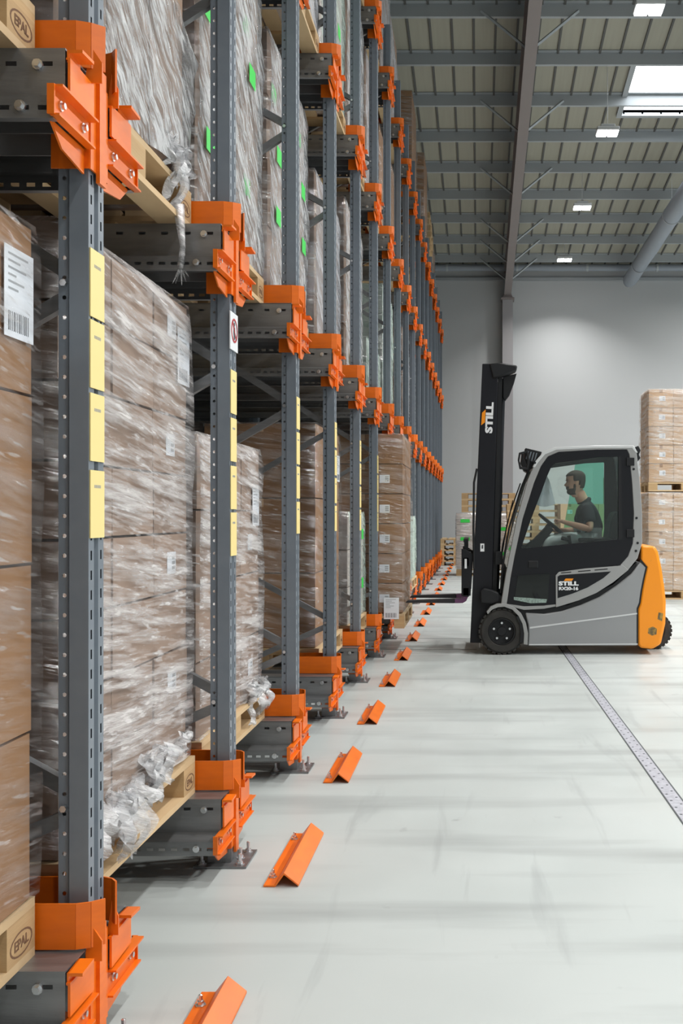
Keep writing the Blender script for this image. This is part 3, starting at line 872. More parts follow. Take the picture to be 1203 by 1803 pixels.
def load(xf, yc, z, H, label, nx=2, ny=3, nz=6, mat='kraft', film='film_clear', D=.78, W=1.17, slump=0.0, group='wrapped carton loads in the rack',
         sheets=(), greens=(), labels=(), skip=None, seed=0, film_top=True, split=True, amp=.008, tight=True):
    """a carton load wrapped on its pallet; xf = x of the face towards the aisle"""
    r = empty('wrapped_carton_load', (xf - D / 2, yc, z)); tag(r, label, 'carton load', group)
    rnd = random.Random(seed * 13 + 5)
    lx, ly, lz = D / nx, W / ny, H / nz
    if split:
        cm = carton_mesh(lx, ly, lz, mat)
        for k in range(nz):
            for i in range(nx):
                for j in range(ny):
                    if skip and skip(i, j, k): continue
                    dz = 0
                    o = link('carton', cm, r)
                    o.location = (-D / 2 + lx * (i + .5) + rnd.uniform(-.003, .003), -W / 2 + ly * (j + .5) + rnd.uniform(-.002, .002), lz * k - slump * ((j + .5) / ny) * (k / nz))
                    if labels and i == nx - 1 and (j, k) in labels:
                        q = link('carton_label', LBLM, o, loc=(lx / 2 - .003, 0, lz * .5))
                    if labels and j == 0 and (i, k, 'side') in labels:
                        q = link('carton_label', LBLM, o, loc=(.02, -ly / 2 + .003, lz * .5)); q.rotation_euler = (0, 0, R(-90))
    else:
        a = MB()
        for k in range(nz):
            for i in range(nx):
                for j in range(ny):
                    x0 = -D / 2 + lx * i; y0 = -W / 2 + ly * j
                    a.box(x0 + .004, x0 + lx - .004, y0 + .004, y0 + ly - .004, lz * k + .004, lz * (k + 1) - .004, mat)
        a.build('stacked_cartons', None, r)
    if film:
        o = link('stretch_film', film_shell(D, W, H, film, film_top, amp, seed=seed, slump=slump, tight=tight), r)
    for (y, zz) in sheets:
        q = link('shipping_label', SHTM, r, loc=(D / 2 + .004, y, zz))
    for gi, (y, zz) in enumerate(greens):
        q = link('green_label', GRNM, r, loc=(D / 2 + (.001 if gi % 3 == 2 else .008 + amp * 1.7), y, zz))
    return r
def LC(n): return YP(n) + S / 2          # middle of lane n
ZP = .144
def lane(n, l, H, label, xf=-1.125, xp=None, pmode='full', dy=0, pallet=True, ptext=None, **k):
    zb = LEV[l]
    if pallet:
        place_pallet((xp if xp is not None else xf + .025) - .40, LC(n) + dy, zb, ptext or ('wooden pallet under the load in the %s bay from the camera, %s' % (ORD[n + 1], LEVN[l])), pmode)
    return load(xf, LC(n) + dy, zb + ZP, H, label, seed=n * 7 + l * 31 + 40, **k)

# --- floor level
L1 = lane(-1, 0, 1.63, 'brown carton load cut off by the left edge, on the pallet nearest the camera', xf=-1.085, xp=-1.088, nx=2, ny=3, nz=4, film='film_tight', sheets=[(.50, 1.45)], amp=.005)
L2 = lane(0, 0, 1.73, 'tall load in shiny creased film just behind the first upright', nx=2, ny=3, nz=8, mat='kraft_grey', film='film_clear', sheets=[(.52, 1.53)],
          labels={(2, 7), (2, 5), (2, 3), (2, 1)})
L3 = lane(1, 0, 1.27, 'lower brown wrapped load between the second and third uprights on the floor level', xf=-1.16, nx=2, ny=3, nz=4, mat='kraft_grey', film='film_clear', sheets=[(.48, .98)],
          labels={(2, 2), (2, 0)})
L4 = lane(3, 0, 1.57, 'big brown cartons seen side on through the empty third bay', xf=-1.135, nx=1, ny=1, nz=3, film='film_tight', sheets=[(.5, 1.3)], amp=.005)
lane(4, 0, .95, 'low white wrapped load between the fifth and sixth uprights on the floor level', xf=-1.10, nx=2, ny=2, nz=3, mat='kraft_pale', film='film_green', greens=[(.3, .75), (.3, .3)])
# second row behind the front pallets
for n, H in ((-1, 1.7), (0, 2.0), (1, 1.72), (3, 1.5), (4, 1.72), (5, 1.7)):
    place_pallet(-2.42, LC(n), LEV[0], 'wooden pallet of the second row %s bay from the camera, floor level' % ORD[n + 1], 'simple', 'pallets of the second row')
    load(-2.03, LC(n), LEV[0] + ZP, H, 'carton load of the second row %s bay from the camera, floor level' % ORD[n + 1], nx=1, ny=2, nz=4,
         film='film_tight', mat='kraft_pale' if n == 4 else 'kraft', split=False, group='carton loads of the second row', seed=n + 200)
# the load on its way in, in front of the rack
L5 = load(-.745, LC(5) + .0, .405, 1.76, 'tall stack of six labelled kraft cartons in front of the fork tips', nx=1, ny=2, nz=6, mat='kraft', film='film_tight', amp=.008, film_top=True,
          labels={(0, 4, 'side'), (0, 3, 'side'), (0, 1, 'side'), (0, 2, 'side'), (0, 0, 'side')}, seed=77, D=.80)
for c in KIDS[L5.name]:
    if c.name.startswith('carton') and c.location.y < 0:
        for q in KIDS.get(c.name, []): q.location.x = .22
        k = int(round(c.location.z / (1.76 / 6)))
        if k in (5, 3, 2):       # printed handling marks
            a = MB()
            for i in range(4):
                cx = .08 + i * .065
                a.lathe([(.014, 0), (.018, 0), (.018, .0006), (.014, .0006)], (cx, -.5 * 1.17 / 2 + .0034, .08), 'Y', 10)
            a.build('printed_marks', 'brown_ink', c)
q = link('shipping_label', SHTM, L5, loc=(.29, -.605, .05)); q.rotation_euler = (0, 0, R(-90))
place_pallet(-1.13, LC(5), .258, 'wooden pallet under the labelled cartons by the fork tips', 'plain')
lane(8, 0, .9, 'greenish wrapped load leaning out of the rack behind the labelled cartons', xf=-.97, nx=1, ny=2, nz=4, mat='kraft_green', film='film_green', split=False, pmode='plain')
# --- second level
lane(-1, 1, 1.5, 'brown load on the upper left pallet at the picture edge', xf=-1.09, xp=-1.088, nx=2, ny=3, nz=5, film='film_tight')
L6 = lane(0, 1, .98, 'silvery crumpled film load on the pallet above the tall creased load', xf=-1.14, nx=2, ny=3, nz=4, mat='kraft_grey', film='film_silver', slump=.35, amp=.022, greens=())
lane(1, 1, 1.62, 'grey film wrapped load with green squares between the second and third uprights', xf=-1.165, nx=2, ny=3, nz=5, mat='kraft_grey', film='film_silver',
     greens=[(-.46, .33), (-.50, .88), (.32, .40), (.32, .95), (.36, 1.45), (.30, 1.2)], amp=.012)
lane(2, 1, 1.45, 'silvery load with green squares and a bare brown end between the third and fourth uprights', xf=-1.17, nx=2, ny=2, nz=4, mat='kraft_grey', film='film_silver',
     greens=[(-.42, .45), (-.40, .80), (-.42, 1.15), (.40, .50), (.38, .85), (.38, 1.2)], amp=.012)
lane(3, 1, 1.16, 'plain grey film load between the fourth and fifth uprights on the second level', xf=-1.145, nx=2, ny=2, nz=4, mat='kraft_grey', film='film_grey', split=False)
lane(4, 1, 1.42, 'pale film load with two green squares between the fifth and sixth uprights', xf=-1.13, nx=2, ny=2, nz=4, mat='kraft_grey', film='film_silver', greens=[(-.3, .62), (-.3, .1), (.3, .9)], split=False)
lane(5, 1, .5, 'low greenish load between the sixth and seventh uprights on the second level', xf=-1.10, nx=2, ny=2, nz=2, mat='kraft_green', film='film_green', greens=[(-.4, .3), (-.4, .1)], split=False)
lane(6, 1, 1.35, 'greenish film load between the seventh and eighth uprights on the second level', xf=-1.08, nx=2, ny=2, nz=4, mat='kraft_green', film='film_green', split=False, pmode='simple')
lane(8, 1, 1.4, 'grey film load deep in the rack, ninth bay on the second level', xf=-1.08, nx=2, ny=2, nz=4, mat='kraft_grey', film='film_grey', split=False, pmode='simple')
for n, H in ((-1, 1.6), (0, 1.75), (1, 1.6), (2, 1.5), (4, 1.5)):
    place_pallet(-2.42, LC(n), LEV[1], 'wooden pallet of the second row, %s bay from the camera, second level' % ORD[n + 1], 'simple', 'pallets of the second row')
    load(-2.03, LC(n), LEV[1] + ZP, H, 'carton load of the second row, %s bay from the camera, second level' % ORD[n + 1], nx=1, ny=2, nz=4,
         film='film_tight', split=False, group='carton loads of the second row', seed=n + 300)
# --- third level
lane(1, 2, 1.2, 'film wrapped load on the third level between the second and third uprights', xf=-1.15, nx=2, ny=2, nz=4, mat='kraft_grey', film='film_grey', split=False)
lane(2, 2, 1.4, 'pale film load with green squares on the third level above the third bay', xf=-1.10, nx=2, ny=2, nz=4, mat='kraft_pale', film='film_grey', greens=[(.3, .25), (.3, .65), (-.3, .4)], split=False)
lane(3, 2, 1.45, 'green tinged film load on the third level above the fourth bay', xf=-1.11, nx=2, ny=2, nz=4, mat='kraft_pale', film='film_green', greens=[(.25, .55), (.25, .95), (-.3, .6)], split=False)
lane(4, 2, 1.5, 'film load with bare brown end on the third level above the fifth bay', xf=-1.12, nx=2, ny=2, nz=8, mat='kraft_grey', film='film_silver', split=False)
lane(5, 2, 1.4, 'tight grey film load on the third level above the sixth bay', xf=-1.12, nx=2, ny=2, nz=4, mat='kraft_grey', film='film_grey', split=False, pmode='plain')
lane(6, 2, 1.2, 'brown ended film load on the third level above the seventh bay', xf=-1.12, nx=2, ny=2, nz=4, mat='kraft', film='film_tight', split=False, pmode='simple')
lane(7, 2, 1.3, 'brown ended film load on the third level above the eighth bay', xf=-1.12, nx=2, ny=2, nz=4, mat='kraft', film='film_tight', split=False, pmode='simple')
# --- top level
lane(4, 3, 1.3, 'pale film load on the top level above the fifth bay', xf=-1.12, nx=2, ny=2, nz=4, mat='kraft_grey', film='film_grey', split=False, pmode='plain')
lane(5, 3, 1.5, 'pale film load on the top level above the sixth bay', xf=-1.12, nx=2, ny=2, nz=4, mat='kraft_grey', film='film_grey', split=False, pmode='plain')
lane(6, 3, 1.6, 'smooth grey film load on the top level above the seventh bay', xf=-1.12, nx=2, ny=2, nz=4, mat='kraft_grey', film='film_grey', split=False, pmode='simple')
lane(7, 3, 1.45, 'rounded grey film load at the top of the rack against the roof', xf=-1.13, nx=2, ny=2, nz=4, mat='kraft_grey', film='film_grey', split=False, pmode='simple', slump=.3)
lane(10, 3, 2.22, 'tall ribbed brown carton stack on the top level under the roof', xf=-1.13, nx=2, ny=1, nz=22, mat='kraft', film='film_tight', split=False, pmode='simple')
lane(12, 3, 2.2, 'second tall brown carton stack on the top level, behind the ribbed one', xf=-1.08, nx=2, ny=1, nz=18, mat='kraft', film='film_tight', split=False, pmode='simple')
lane(15, 3, 1.5, 'far carton load on the top level near the back wall', xf=-1.1, nx=2, ny=1, nz=6, mat='kraft_grey', film='film_tight', split=False, pmode='simple')
for k in range(14):
    place_pallet(-1.5 + random.uniform(-.02, .02), LC(14) + random.uniform(-.01, .01), LEV[3] + .1445 * k, 'empty wooden pallet in the tall stack on the top level, %s from below' % ORD[k], 'simple', 'stack of empty pallets on the top level')
# loose film ends
crumple(L2, (D_ := .39 + .02, -.30, .06), (.05, .55, .24), seed=3, n=9)
crumple(L2, (.41, .25, .10), (.04, .40, .16), seed=4, n=6)
crumple(L3, (.41, .42, .06), (.05, .30, .22), seed=5, n=7)
crumple(L6, (.40, .42, .10), (.05, .30, .26), seed=6, n=7)
a = MB(); a.tube([(.42, .42, -.1), (.43, .44, -.25), (.42, .45, -.33)], .01, 6, rs=[.022, .010, .014]); 
for k in range(5):
    t = k * 1.3; a.tube([(.42, .45, -.32), (.42 + .03 * math.cos(t), .45 + .04 * math.sin(t), -.36 - .01 * k)], .004, 4, rs=[.006, .001])
a.build('hanging_film_tail', 'film_white', L6, smooth=True)

# ================================================================== right hand and rear goods
def stack2(x, y, H1, H2, lab1, lab2, **k):
    place_pallet(x, y, 0.001, 'wooden pallet on the floor under the lower right carton load', 'simple', 'pallets on the right')
    load(x + .6 - .0, y, .145, H1, lab1, **k)
PRX, PRY = 2.74, 16.05
def big_load(z, H, nz, label, seed, skip=None):
    r = empty('wrapped_carton_load', (PRX + .6, PRY + .4, z)); tag(r, label, 'carton load', 'carton loads on the right')
    nx, ny = 3, 2; lx, ly, lz = 1.2 / nx, .8 / ny, H / nz
    cm = carton_mesh(lx, ly, lz, 'kraft_light')
    rnd = random.Random(seed)
    for k in range(nz):
        for i in range(nx):
            for j in range(ny):
                o = link('carton', cm, r, loc=(-.6 + lx * (i + .5) + rnd.uniform(-.004, .004), -.4 + ly * (j + .5), lz * k))
                if j == 0 and (i + k) % 1 == 0 and i in (0, 1):
                    q = link('carton_label', LBLM, o, loc=(.02, -ly / 2 + .003, lz * .5)); q.rotation_euler = (0, 0, R(-90))
    o = link('stretch_film', film_shell(1.2, .8, H, 'film_light', True, .012, seed=seed, tight=False), r)
    o.scale = (1, 1, 1)
    return r
def pallet_x(x, y, z, label, group, mode='simple'): return place_pallet(x, y, z, label, mode, group, R(90))
pallet_x(PRX + .6, PRY + .4, .001, 'wooden pallet on the floor under the lower carton load at the right edge', 'pallets of the right hand carton loads')
big_load(.146, 1.58, 5, 'lower brown carton load at the right edge behind the truck', 51)
pallet_x(PRX + .6, PRY + .4, .146 + 1.60, 'wooden pallet between the two carton loads at the right edge', 'pallets of the right hand carton loads')
big_load(.146 + 1.60 + .145, 1.50, 5, 'upper brown carton load at the right edge behind the truck', 52)
# load with green labels behind the mast
gx, gy = .10, 22.6
place_pallet(gx, gy, .001, 'wooden pallet under the green labelled load behind the truck mast', 'simple', 'pallets on the floor behind the truck', R(90))
r = load(gx + .6, gy, .146, 1.25, 'pale wrapped carton load with bright green labels behind the mast', D=1.2, W=.8, nx=3, ny=1, nz=5, mat='kraft_pale', film='film_clear', group='goods behind the truck', seed=61, split=False, tight=False)
for (xx, zz) in ((-.40, 1.08), (-.40, .68), (.18, 1.0), (.20, .60), (.42, .9), (.42, .35)):
    q = link('green_label', GRNM, r, loc=(xx, -.42, zz)); q.rotation_euler = (0, 0, R(-90)); q.scale = (1, 1.6, .8)
for k in range(3):
    place_pallet(gx + .12, gy + .02, .146 + 1.27 + .1445 * k, 'empty wooden pallet on top of the green labelled load, %s of three from below' % ORD[k], 'simple', 'empty pallets on the green labelled load', R(90))
# pallet stack seen through the cab and by the wall
for k in range(11):
    place_pallet(1.20 + random.uniform(-.02, .02), 21.2, .001 + .1445 * k, 'empty wooden pallet in the stack seen through the cab window, %s from below' % ORD[k], 'simple', 'stack of empty pallets behind the cab', R(90))
def carton_pile(x, y, z, w_, d, h, nx, nz, label, mat='kraft_light'):
    r = empty('carton_pile', (x, y, z)); tag(r, label, 'cartons', 'cartons stacked behind the cab')
    cm = carton_mesh(w_ / nx, d, h / nz, mat)
    for i in range(nx):
        for k in range(nz):
            o = link('carton', cm, r, loc=(-w_ / 2 + w_ / nx * (i + .5), 0, h / nz * k))
            if k % 2: 
                q = link('carton_label', LBLM, o, loc=(0, -d / 2 + .003, h / nz * .55)); q.rotation_euler = (0, 0, R(-90))
place_pallet(2.22, 20.4, .001, 'wooden pallet under the carton pile seen through the cab window', 'simple', 'pallets on the floor behind the truck', R(90))
carton_pile(2.22, 20.4, .146, 1.15, .75, 1.44, 3, 4, 'brown cartons stacked on a pallet, seen through the cab window beside the pallets')
place_pallet(3.55, 23.4, .001, 'wooden pallet under the taller carton pile behind the cab', 'simple', 'pallets on the floor behind the truck', R(90))
carton_pile(3.55, 23.4, .146, 1.15, .75, 2.1, 2, 5, 'taller brown carton pile seen through the green rear glass')
for k in range(5):
    place_pallet(-.62, 27.2, .001 + .1445 * k, 'empty pallet in the low stack at the far end of the rack, %s from below' % ORD[k], 'simple', 'low stack of empty pallets by the back wall')

# ================================================================== the electric forklift truck
TX, TY = 0.95, 10.3
NY = 9.75                         # distance of the truck's near flank
def fx(x, yp=NY): return (x - 843) * yp / FPX - TX
def fz(y, yp=NY): return CAM_H + (905 - y) * yp / FPX
def FP(pts, yp=NY): return [(fx(x, yp), fz(y, yp)) for x, y in pts]
n0, n1 = -.55, .55                # flanks in truck coordinates
T = empty('forklift_truck', (TX, TY, 0))
tag(T, 'grey and orange electric forklift with closed cab, forks pointing at the rack', 'forklift')
def part(name, mb, mat=None, parent=T, bevel=0, smooth=False, seg=2):
    return mb.build(name, mat, parent, bevel=bevel, smooth=smooth, seg=seg)
# chassis
ch = FP([(925, 1079), (958, 1081), (990, 1076), (1024, 1065), (1056, 1051), (1086, 1031), (1112, 1010), (1128, 989), (1139, 999), (1134, 1020), (1130, 1040), (1127, 1062),
         (1123, 1072), (1123, 1137), (930, 1137), (931, 1118), (930, 1100)])
a = MB(); a.prism(ch, n0, n1, 'Y'); chs = part('chassis', a, 'truck_grey', bevel=.012, smooth=40)
a = MB(); a.prism(FP([(933, 1104), (1122, 1079), (1122, 1081.5), (933, 1107)]), n0 - .003, n0 + .002, 'Y'); part('crease_line', a, 'truck_light', chs)
a = MB(); a.prism(FP([(932, 1134), (1123, 1133), (1123, 1135), (932, 1136)]), n0 - .003, n0 + .002, 'Y'); part('sill_edge', a, 'truck_light', chs)
# dark core under the cab and between the wheels
a = MB(); a.prism(FP([(868, 1066), (925, 1066), (1000, 1066), (1080, 1030), (1122, 990), (1120, 1130), (930, 1130), (920, 1085), (868, 1085)]), n0 + .02, n1 - .02, 'Y'); part('frame_core', a, 'black_plastic')
a = MB(); a.prism(FP([(868, 1080), (935, 1080), (935, 1128), (868, 1128)]), n0 + .23, n1 - .23, 'Y'); part('axle_housing', a, 'black_plastic')
# counterweight: crowned at the top, rounded at the rear
cw = FP([(1130, 961), (1154, 962), (1160, 972), (1166, 1000), (1171, 1032), (1174, 1060), (1173, 1098), (1165, 1134), (1150, 1143), (1128, 1141), (1124, 1133),
         (1124, 1072), (1128, 1062), (1131, 1040), (1135, 1020), (1140, 999), (1129, 987)])
def shrink(pts, f):               # narrower outline of the outer slices, towards the front edge
    x0 = min(p[0] for p in pts)
    return [(x0 + (p[0] - x0) * f, p[1]) for p in pts]
a = MB()
sl_ = [(-.553, .93), (-.535, .985), (-.45, 1.03), (-.25, 1.09), (0, 1.11), (.25, 1.09), (.45, 1.03), (.535, .985), (.553, .93)]
n = len(cw); vs = []
for yy, f in sl_: vs += [(p[0], yy, p[1]) for p in shrink(cw, f)]
fs = [(k * n + i, (k + 1) * n + i, (k + 1) * n + (i + 1) % n, k * n + (i + 1) % n) for k in range(len(sl_) - 1) for i in range(n)]
fs += [tuple(range(n)), tuple(range((len(sl_) - 1) * n, len(sl_) * n))[::-1]]
a.add(vs, fs); cwo = part('counterweight', a, 'truck_orange', bevel=.02, smooth=40)
for (pp, nm) in (([(1142, 1106), (1150, 1103), (1157, 1107), (1156, 1117), (1148, 1119), (1141, 1115)], 'scuff_mark'), ([(1160, 1078), (1168, 1080), (1166, 1094), (1158, 1090)], 'scuff_mark')):
    a = MB(); a.prism(FP(pp), n0 - .0045, n0 + .004, 'Y'); part(nm, a, 'scuff', cwo)
a = MB(); a.prism(FP([(1129, 985), (1140, 998), (1135, 1020), (1131, 1040), (1128, 1062), (1124, 1072), (1124, 1134), (1121.5, 1134), (1121.5, 1071), (1125.5, 1061), (1128.5, 1040), (1132.5, 1020), (1137, 999), (1127, 988)]), n0 - .001, n0 + .01, 'Y')
part('seam', a, 'black_plastic', chs)
a = MB(); a.box(fx(1165), fx(1182), -.05, .05, fz(1074), fz(1062)); a.tube([(fx(1178), 0, fz(1058)), (fx(1178), 0, fz(1078))], .014, 8); part('tow_pin', a, 'black_plastic', cwo)
# wheels
def wheel(cx, cy, cz, r, w_, bolts=True, side=-1):
    root = empty('wheel', (0, 0, 0)); root.parent = T; KIDS.setdefault(T.name, []).append(root); root.location = (cx, cy, cz)
    h = w_ / 2
    a = MB()
    a.lathe([(r * .58, -h * .86), (r * .62, -h * .98), (r * .86, -h), (r * .95, -h * .82), (r * .965, -h * .6), (r * .965, h * .6), (r * .95, h * .82), (r * .86, h), (r * .62, h * .98), (r * .58, h * .86), (r * .58, -h * .86)], (0, 0, 0), 'Y', 48)
    nb = 26
    for k in range(nb):
        t = 2 * math.pi * k / nb
        for s in (-1, 1):
            tt = t + (math.pi / nb if s > 0 else 0)
            mt = Matrix.Rotation(-tt, 4, 'Y')
            a.box(r * .93, r * 1.0, s * h * .02 if s > 0 else -h * .93, h * .93 if s > 0 else -h * .02, -r * .075, r * .075, None, mt)
    a.build('tyre', 'rubber', root, smooth=35)
    a = MB(); a.lathe([(r * .585, -h * .86), (r * .57, -h * .93), (r * .53, -h * .93), (r * .50, -h * .62), (r * .40, -h * .55), (r * .20, -h * .60), (r * .18, -h * .75), (.001, -h * .76)], (0, 0, 0), 'Y', 36)
    a.lathe([(r * .585, h * .8), (.001, h * .8)], (0, 0, 0), 'Y', 24)
    a.build('rim', 'black_plastic', root, smooth=35)
    if bolts:
        for k in range(5):
            t = math.pi / 2 + 2 * math.pi * k / 5
            a = MB(); a.tube([(r * .36 * math.cos(t), -h * .50, r * .36 * math.sin(t)), (r * .36 * math.cos(t), -h * .80, r * .36 * math.sin(t))], r * .052, 6)
            a.build('wheel_nut', 'zinc', root)
    return root
wheel(fx(884), -.46, .228, .228, .185)
wheel(fx(884), .46, .228, .228, .185, False)
wheel(fx(1150, 10.2), -.085, .19, .19, .13, False)
wheel(fx(1150, 10.2), .085, .19, .19, .13, False)
# fenders
for s in (-1, 1):
    a = MB()
    arc = [(857, 1077), (864, 1068), (875, 1063), (888, 1062), (905, 1068), (918, 1080), (926, 1096), (930, 1115), (929, 1135)]
    arc2 = [(859, 1081), (867, 1073), (877, 1069), (888, 1068), (902, 1073), (913, 1084), (920, 1098), (923, 1115), (922, 1134)]
    y0, y1 = (n0 - .02, n0 + .20) if s < 0 else (n1 - .20, n1 + .02)
    a.ring(FP(arc), FP(arc2), y0, y1, closed=False)
    part('mudguard', a, 'truck_frame' , bevel=.003)
    a = MB(); a.ring(FP([(918, 1080), (926, 1096), (930, 1115), (929, 1133)]), FP([(909, 1086), (915, 1098), (917, 1115), (915, 1131)]), y0 + .004, y0 + .03, closed=False); part('mudguard_lip', a, 'black_plastic')
# cab frame
O = [(882, 1064), (890, 1015), (897, 978), (910, 913), (930, 843), (943, 813), (957, 797), (978, 789), (1050, 785.5), (1113, 785), (1121, 796), (1127, 845), (1131, 904), (1131, 956), (1123, 983),
     (1106, 1004), (1080, 1025), (1050, 1044), (1019, 1057), (984, 1067), (958, 1072), (923, 1074)]
I = [(893, 1063), (900, 1015), (907, 978), (921, 913), (941, 850), (953, 821), (965, 804), (984, 796), (1050, 792), (1104, 791.5), (1108, 800), (1113, 852), (1116, 904), (1114, 957), (1106, 979),
     (1092, 995), (1070, 1013), (1045, 1032), (1015, 1048), (982, 1060), (958, 1066), (923, 1067)]
for s in (-1, 1):
    y0, y1 = (n0 - .004, n0 + .06) if s < 0 else (n1 - .06, n1 + .004)
    a = MB(); a.ring(FP(O), FP(I), y0, y1); part('cab_frame', a, 'truck_frame', bevel=.006, smooth=40)
# roof with light rounded edge
a = MB()
ro, ri = [(938, 822), (943, 812), (957, 796), (978, 787.5), (1050, 784.5), (1116, 784.5), (1123, 797)], [(942, 823), (947, 815), (960, 800), (980, 792), (1050, 789), (1113, 789), (1119, 797)]
for (ya_, yb_) in ((n0 - .008, n0 + .10), (n1 - .10, n1 + .008)): a.ring(FP(ro), FP(ri), ya_, yb_, closed=False)
a.ring(FP(ro[:4]), FP(ri[:4]), n0 + .1, n1 - .1, closed=False); a.ring(FP([(1092, 784.5)] + ro[5:]), FP([(1092, 789)] + ri[5:]), n0 + .1, n1 - .1, closed=False)
part('roof_panel', a, 'truck_light', bevel=.004, smooth=40)
a = MB(); a.prism(FP([(979, 787.5), (1050, 785.5), (1092, 785.5), (1092, 787), (1050, 787), (979, 789)]), n0 + .1, n1 - .1, 'Y'); part('roof_glass', a, 'cab_glass')
# rear wall of the cab: pillars and lower panel
for s in (-1, 1):
    a = MB(); a.prism(FP([(1113, 800), (1122, 800), (1128, 850), (1131, 956), (1117, 957), (1115, 852)]), s * .40 - .03, s * .40 + .03, 'Y'); part('rear_pillar', a, 'black_paint')
a = MB(); a.prism(FP([(1108, 900), (1120, 900), (1122, 975), (1108, 985)]), n0 + .06, n1 - .06, 'Y'); part('rear_panel', a, 'black_paint')
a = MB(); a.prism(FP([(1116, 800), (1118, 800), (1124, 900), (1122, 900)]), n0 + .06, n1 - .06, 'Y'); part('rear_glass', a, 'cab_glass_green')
# doors
D = [(900, 1015), (907, 978), (921, 913), (941, 850), (953, 821), (965, 804), (984, 796), (1050, 792), (1104, 791.5), (1108, 800), (1113, 852), (1116, 904), (1114, 957), (1106, 979), (1092, 995), (1040, 1003), (980, 1012)]
W_ = [(918, 966), (919, 962), (935, 915), (953, 868), (963, 840), (971, 822), (978, 816), (1050, 806), (1088, 804), (1089, 806), (1089, 852), (1089, 904), (1089, 949), (1086, 950), (1075, 951), (1020, 956), (960, 962)]
for s in (-1, 1):
    y0, y1 = (n0 - .006, n0 + .03) if s < 0 else (n1 - .03, n1 + .006)
    a = MB(); a.ring(FP(D), FP(W_), y0, y1)
    a.prism(FP([(893, 1063), (900, 1015), (980, 1012), (979, 1064), (958, 1066), (923, 1067)]), y0, y1, 'Y')
    dr = part('cab_door', a, 'door_black', bevel=.002)
    ym = (y0 + y1) / 2
    a = MB(); a.prism(FP(W_ if s < 0 else [(918, 966), (919, 962), (935, 915), (953, 868), (963, 840), (971, 822), (978, 816), (1032, 808), (1005, 958), (960, 962)]), ym - .003, ym + .003, 'Y'); part('window_pane', a, 'cab_glass', dr)
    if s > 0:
        a = MB(); a.prism(FP([(1032, 808), (1050, 806), (1088, 804), (1089, 904), (1089, 949), (1020, 956), (1005, 958)]), ym - .003, ym + .003, 'Y'); part('reflection_pane', a, 'cab_glass_green', dr)  # green reflection in the glass, put into the pane's colour
    ys = y0 - .004 if s < 0 else y1 + .004
    a = MB(); a.prism(FP([(1089, 804), (1094, 803), (1096, 950), (1089, 951)]), min(ys, ym), max(ys, ym), 'Y'); part('window_track', a, 'black_plastic', dr)
    a = MB(); a.box(fx(930) - .0, fx(948), min(ys - .004, ym), max(ys - .004, ym), fz(1000), fz(987)); part('door_handle', a, 'black_plastic', dr, bevel=.01)
    if s < 0:
        a = MB(); a.prism(FP([(906, 1056), (912, 1013), (968, 1010), (965, 1058)]), ys, ym, 'Y'); part('lower_window', a, 'dark_glass', dr)
        a = MB(); a.prism(FP([(905, 1051), (935, 1053), (963, 1055), (962, 1061), (935, 1062), (905, 1056)]), ys - .002, ym, 'Y'); part('step_plate', a, 'step_green', dr)
        for yy in (806, 932):
            a = MB(); a.box(fx(1103), fx(1117), ys - .012, ym, fz(yy + 14), fz(yy)); part('door_hinge', a, 'black_plastic', dr, bevel=.004)
        for (xx, yy) in ((1116, 826), (1121, 912), (1123, 956), (1120, 970), (942, 815)):
            a = MB(); a.tube([(fx(xx), ys, fz(yy)), (fx(xx), ys + .01, fz(yy))], .012, 10); part('cap_screw', a, 'black_plastic', dr)
# grey shield with the model lettering
for s in (-1,):
    a = MB(); a.prism(FP([(979, 1069), (978.5, 1013), (984, 1007), (1030, 1001), (1092, 996), (1094, 993), (1107, 1003), (1080, 1025), (1050, 1044), (1019, 1057), (990, 1066)]), n0 - .012, n0 + .01, 'Y')
    sh = part('side_shield', a, 'truck_frame', bevel=.003)
    a = MB(); a.prism(FP([(982, 1053), (982, 1015), (986, 1012.5), (1076, 1006), (1062, 1018), (1035, 1034), (1008, 1045)]), n0 - .014, n0 - .008, 'Y'); bp_ = part('name_panel', a, 'door_black', sh)
    a = MB()
    for (x0, x1) in ((988, 1006), (1018, 1040), (1047, 1070)):
        y_0 = 1009.5 - (x0 - 988) * .085; y_1 = 1009.5 - (x1 - 988) * .085
        a.prism(FP([(x0, y_0), (x1, y_1), (x1, y_1 - 1.6), (x0, y_0 - 1.6)]), n0 - .014, n0 - .008, 'Y')
    part('slot_row', a, 'black_plastic', sh)
def lettering(body, px, py, size, sx, mat, parent, rot=0.0, y=n0 - .0165, off=.004, yp=NY):
    me = text_mesh(body, size, 'lettering', off, sx, .0008); me.materials.clear(); me.materials.append(M[mat])
    o = link('lettering', me, parent, loc=(fx(px, yp), y, fz(py, yp)))
    o.rotation_euler = (R(90), rot, 0)
    return o
lettering('STILL', 1001, 1027.5, .052, 1.6, 'white_plate', sh, off=.003)
lettering('RX20-16', 1001, 1036.3, .042, 1.25, 'white_plate', sh, off=.0022)
a = MB(); a.prism(FP([(993, 1022.5), (996, 1018.5), (1010, 1018.5), (1007, 1022.5)]), n0 - .0168, n0 - .012, 'Y'); part('logo_mark', a, 'truck_orange', sh)
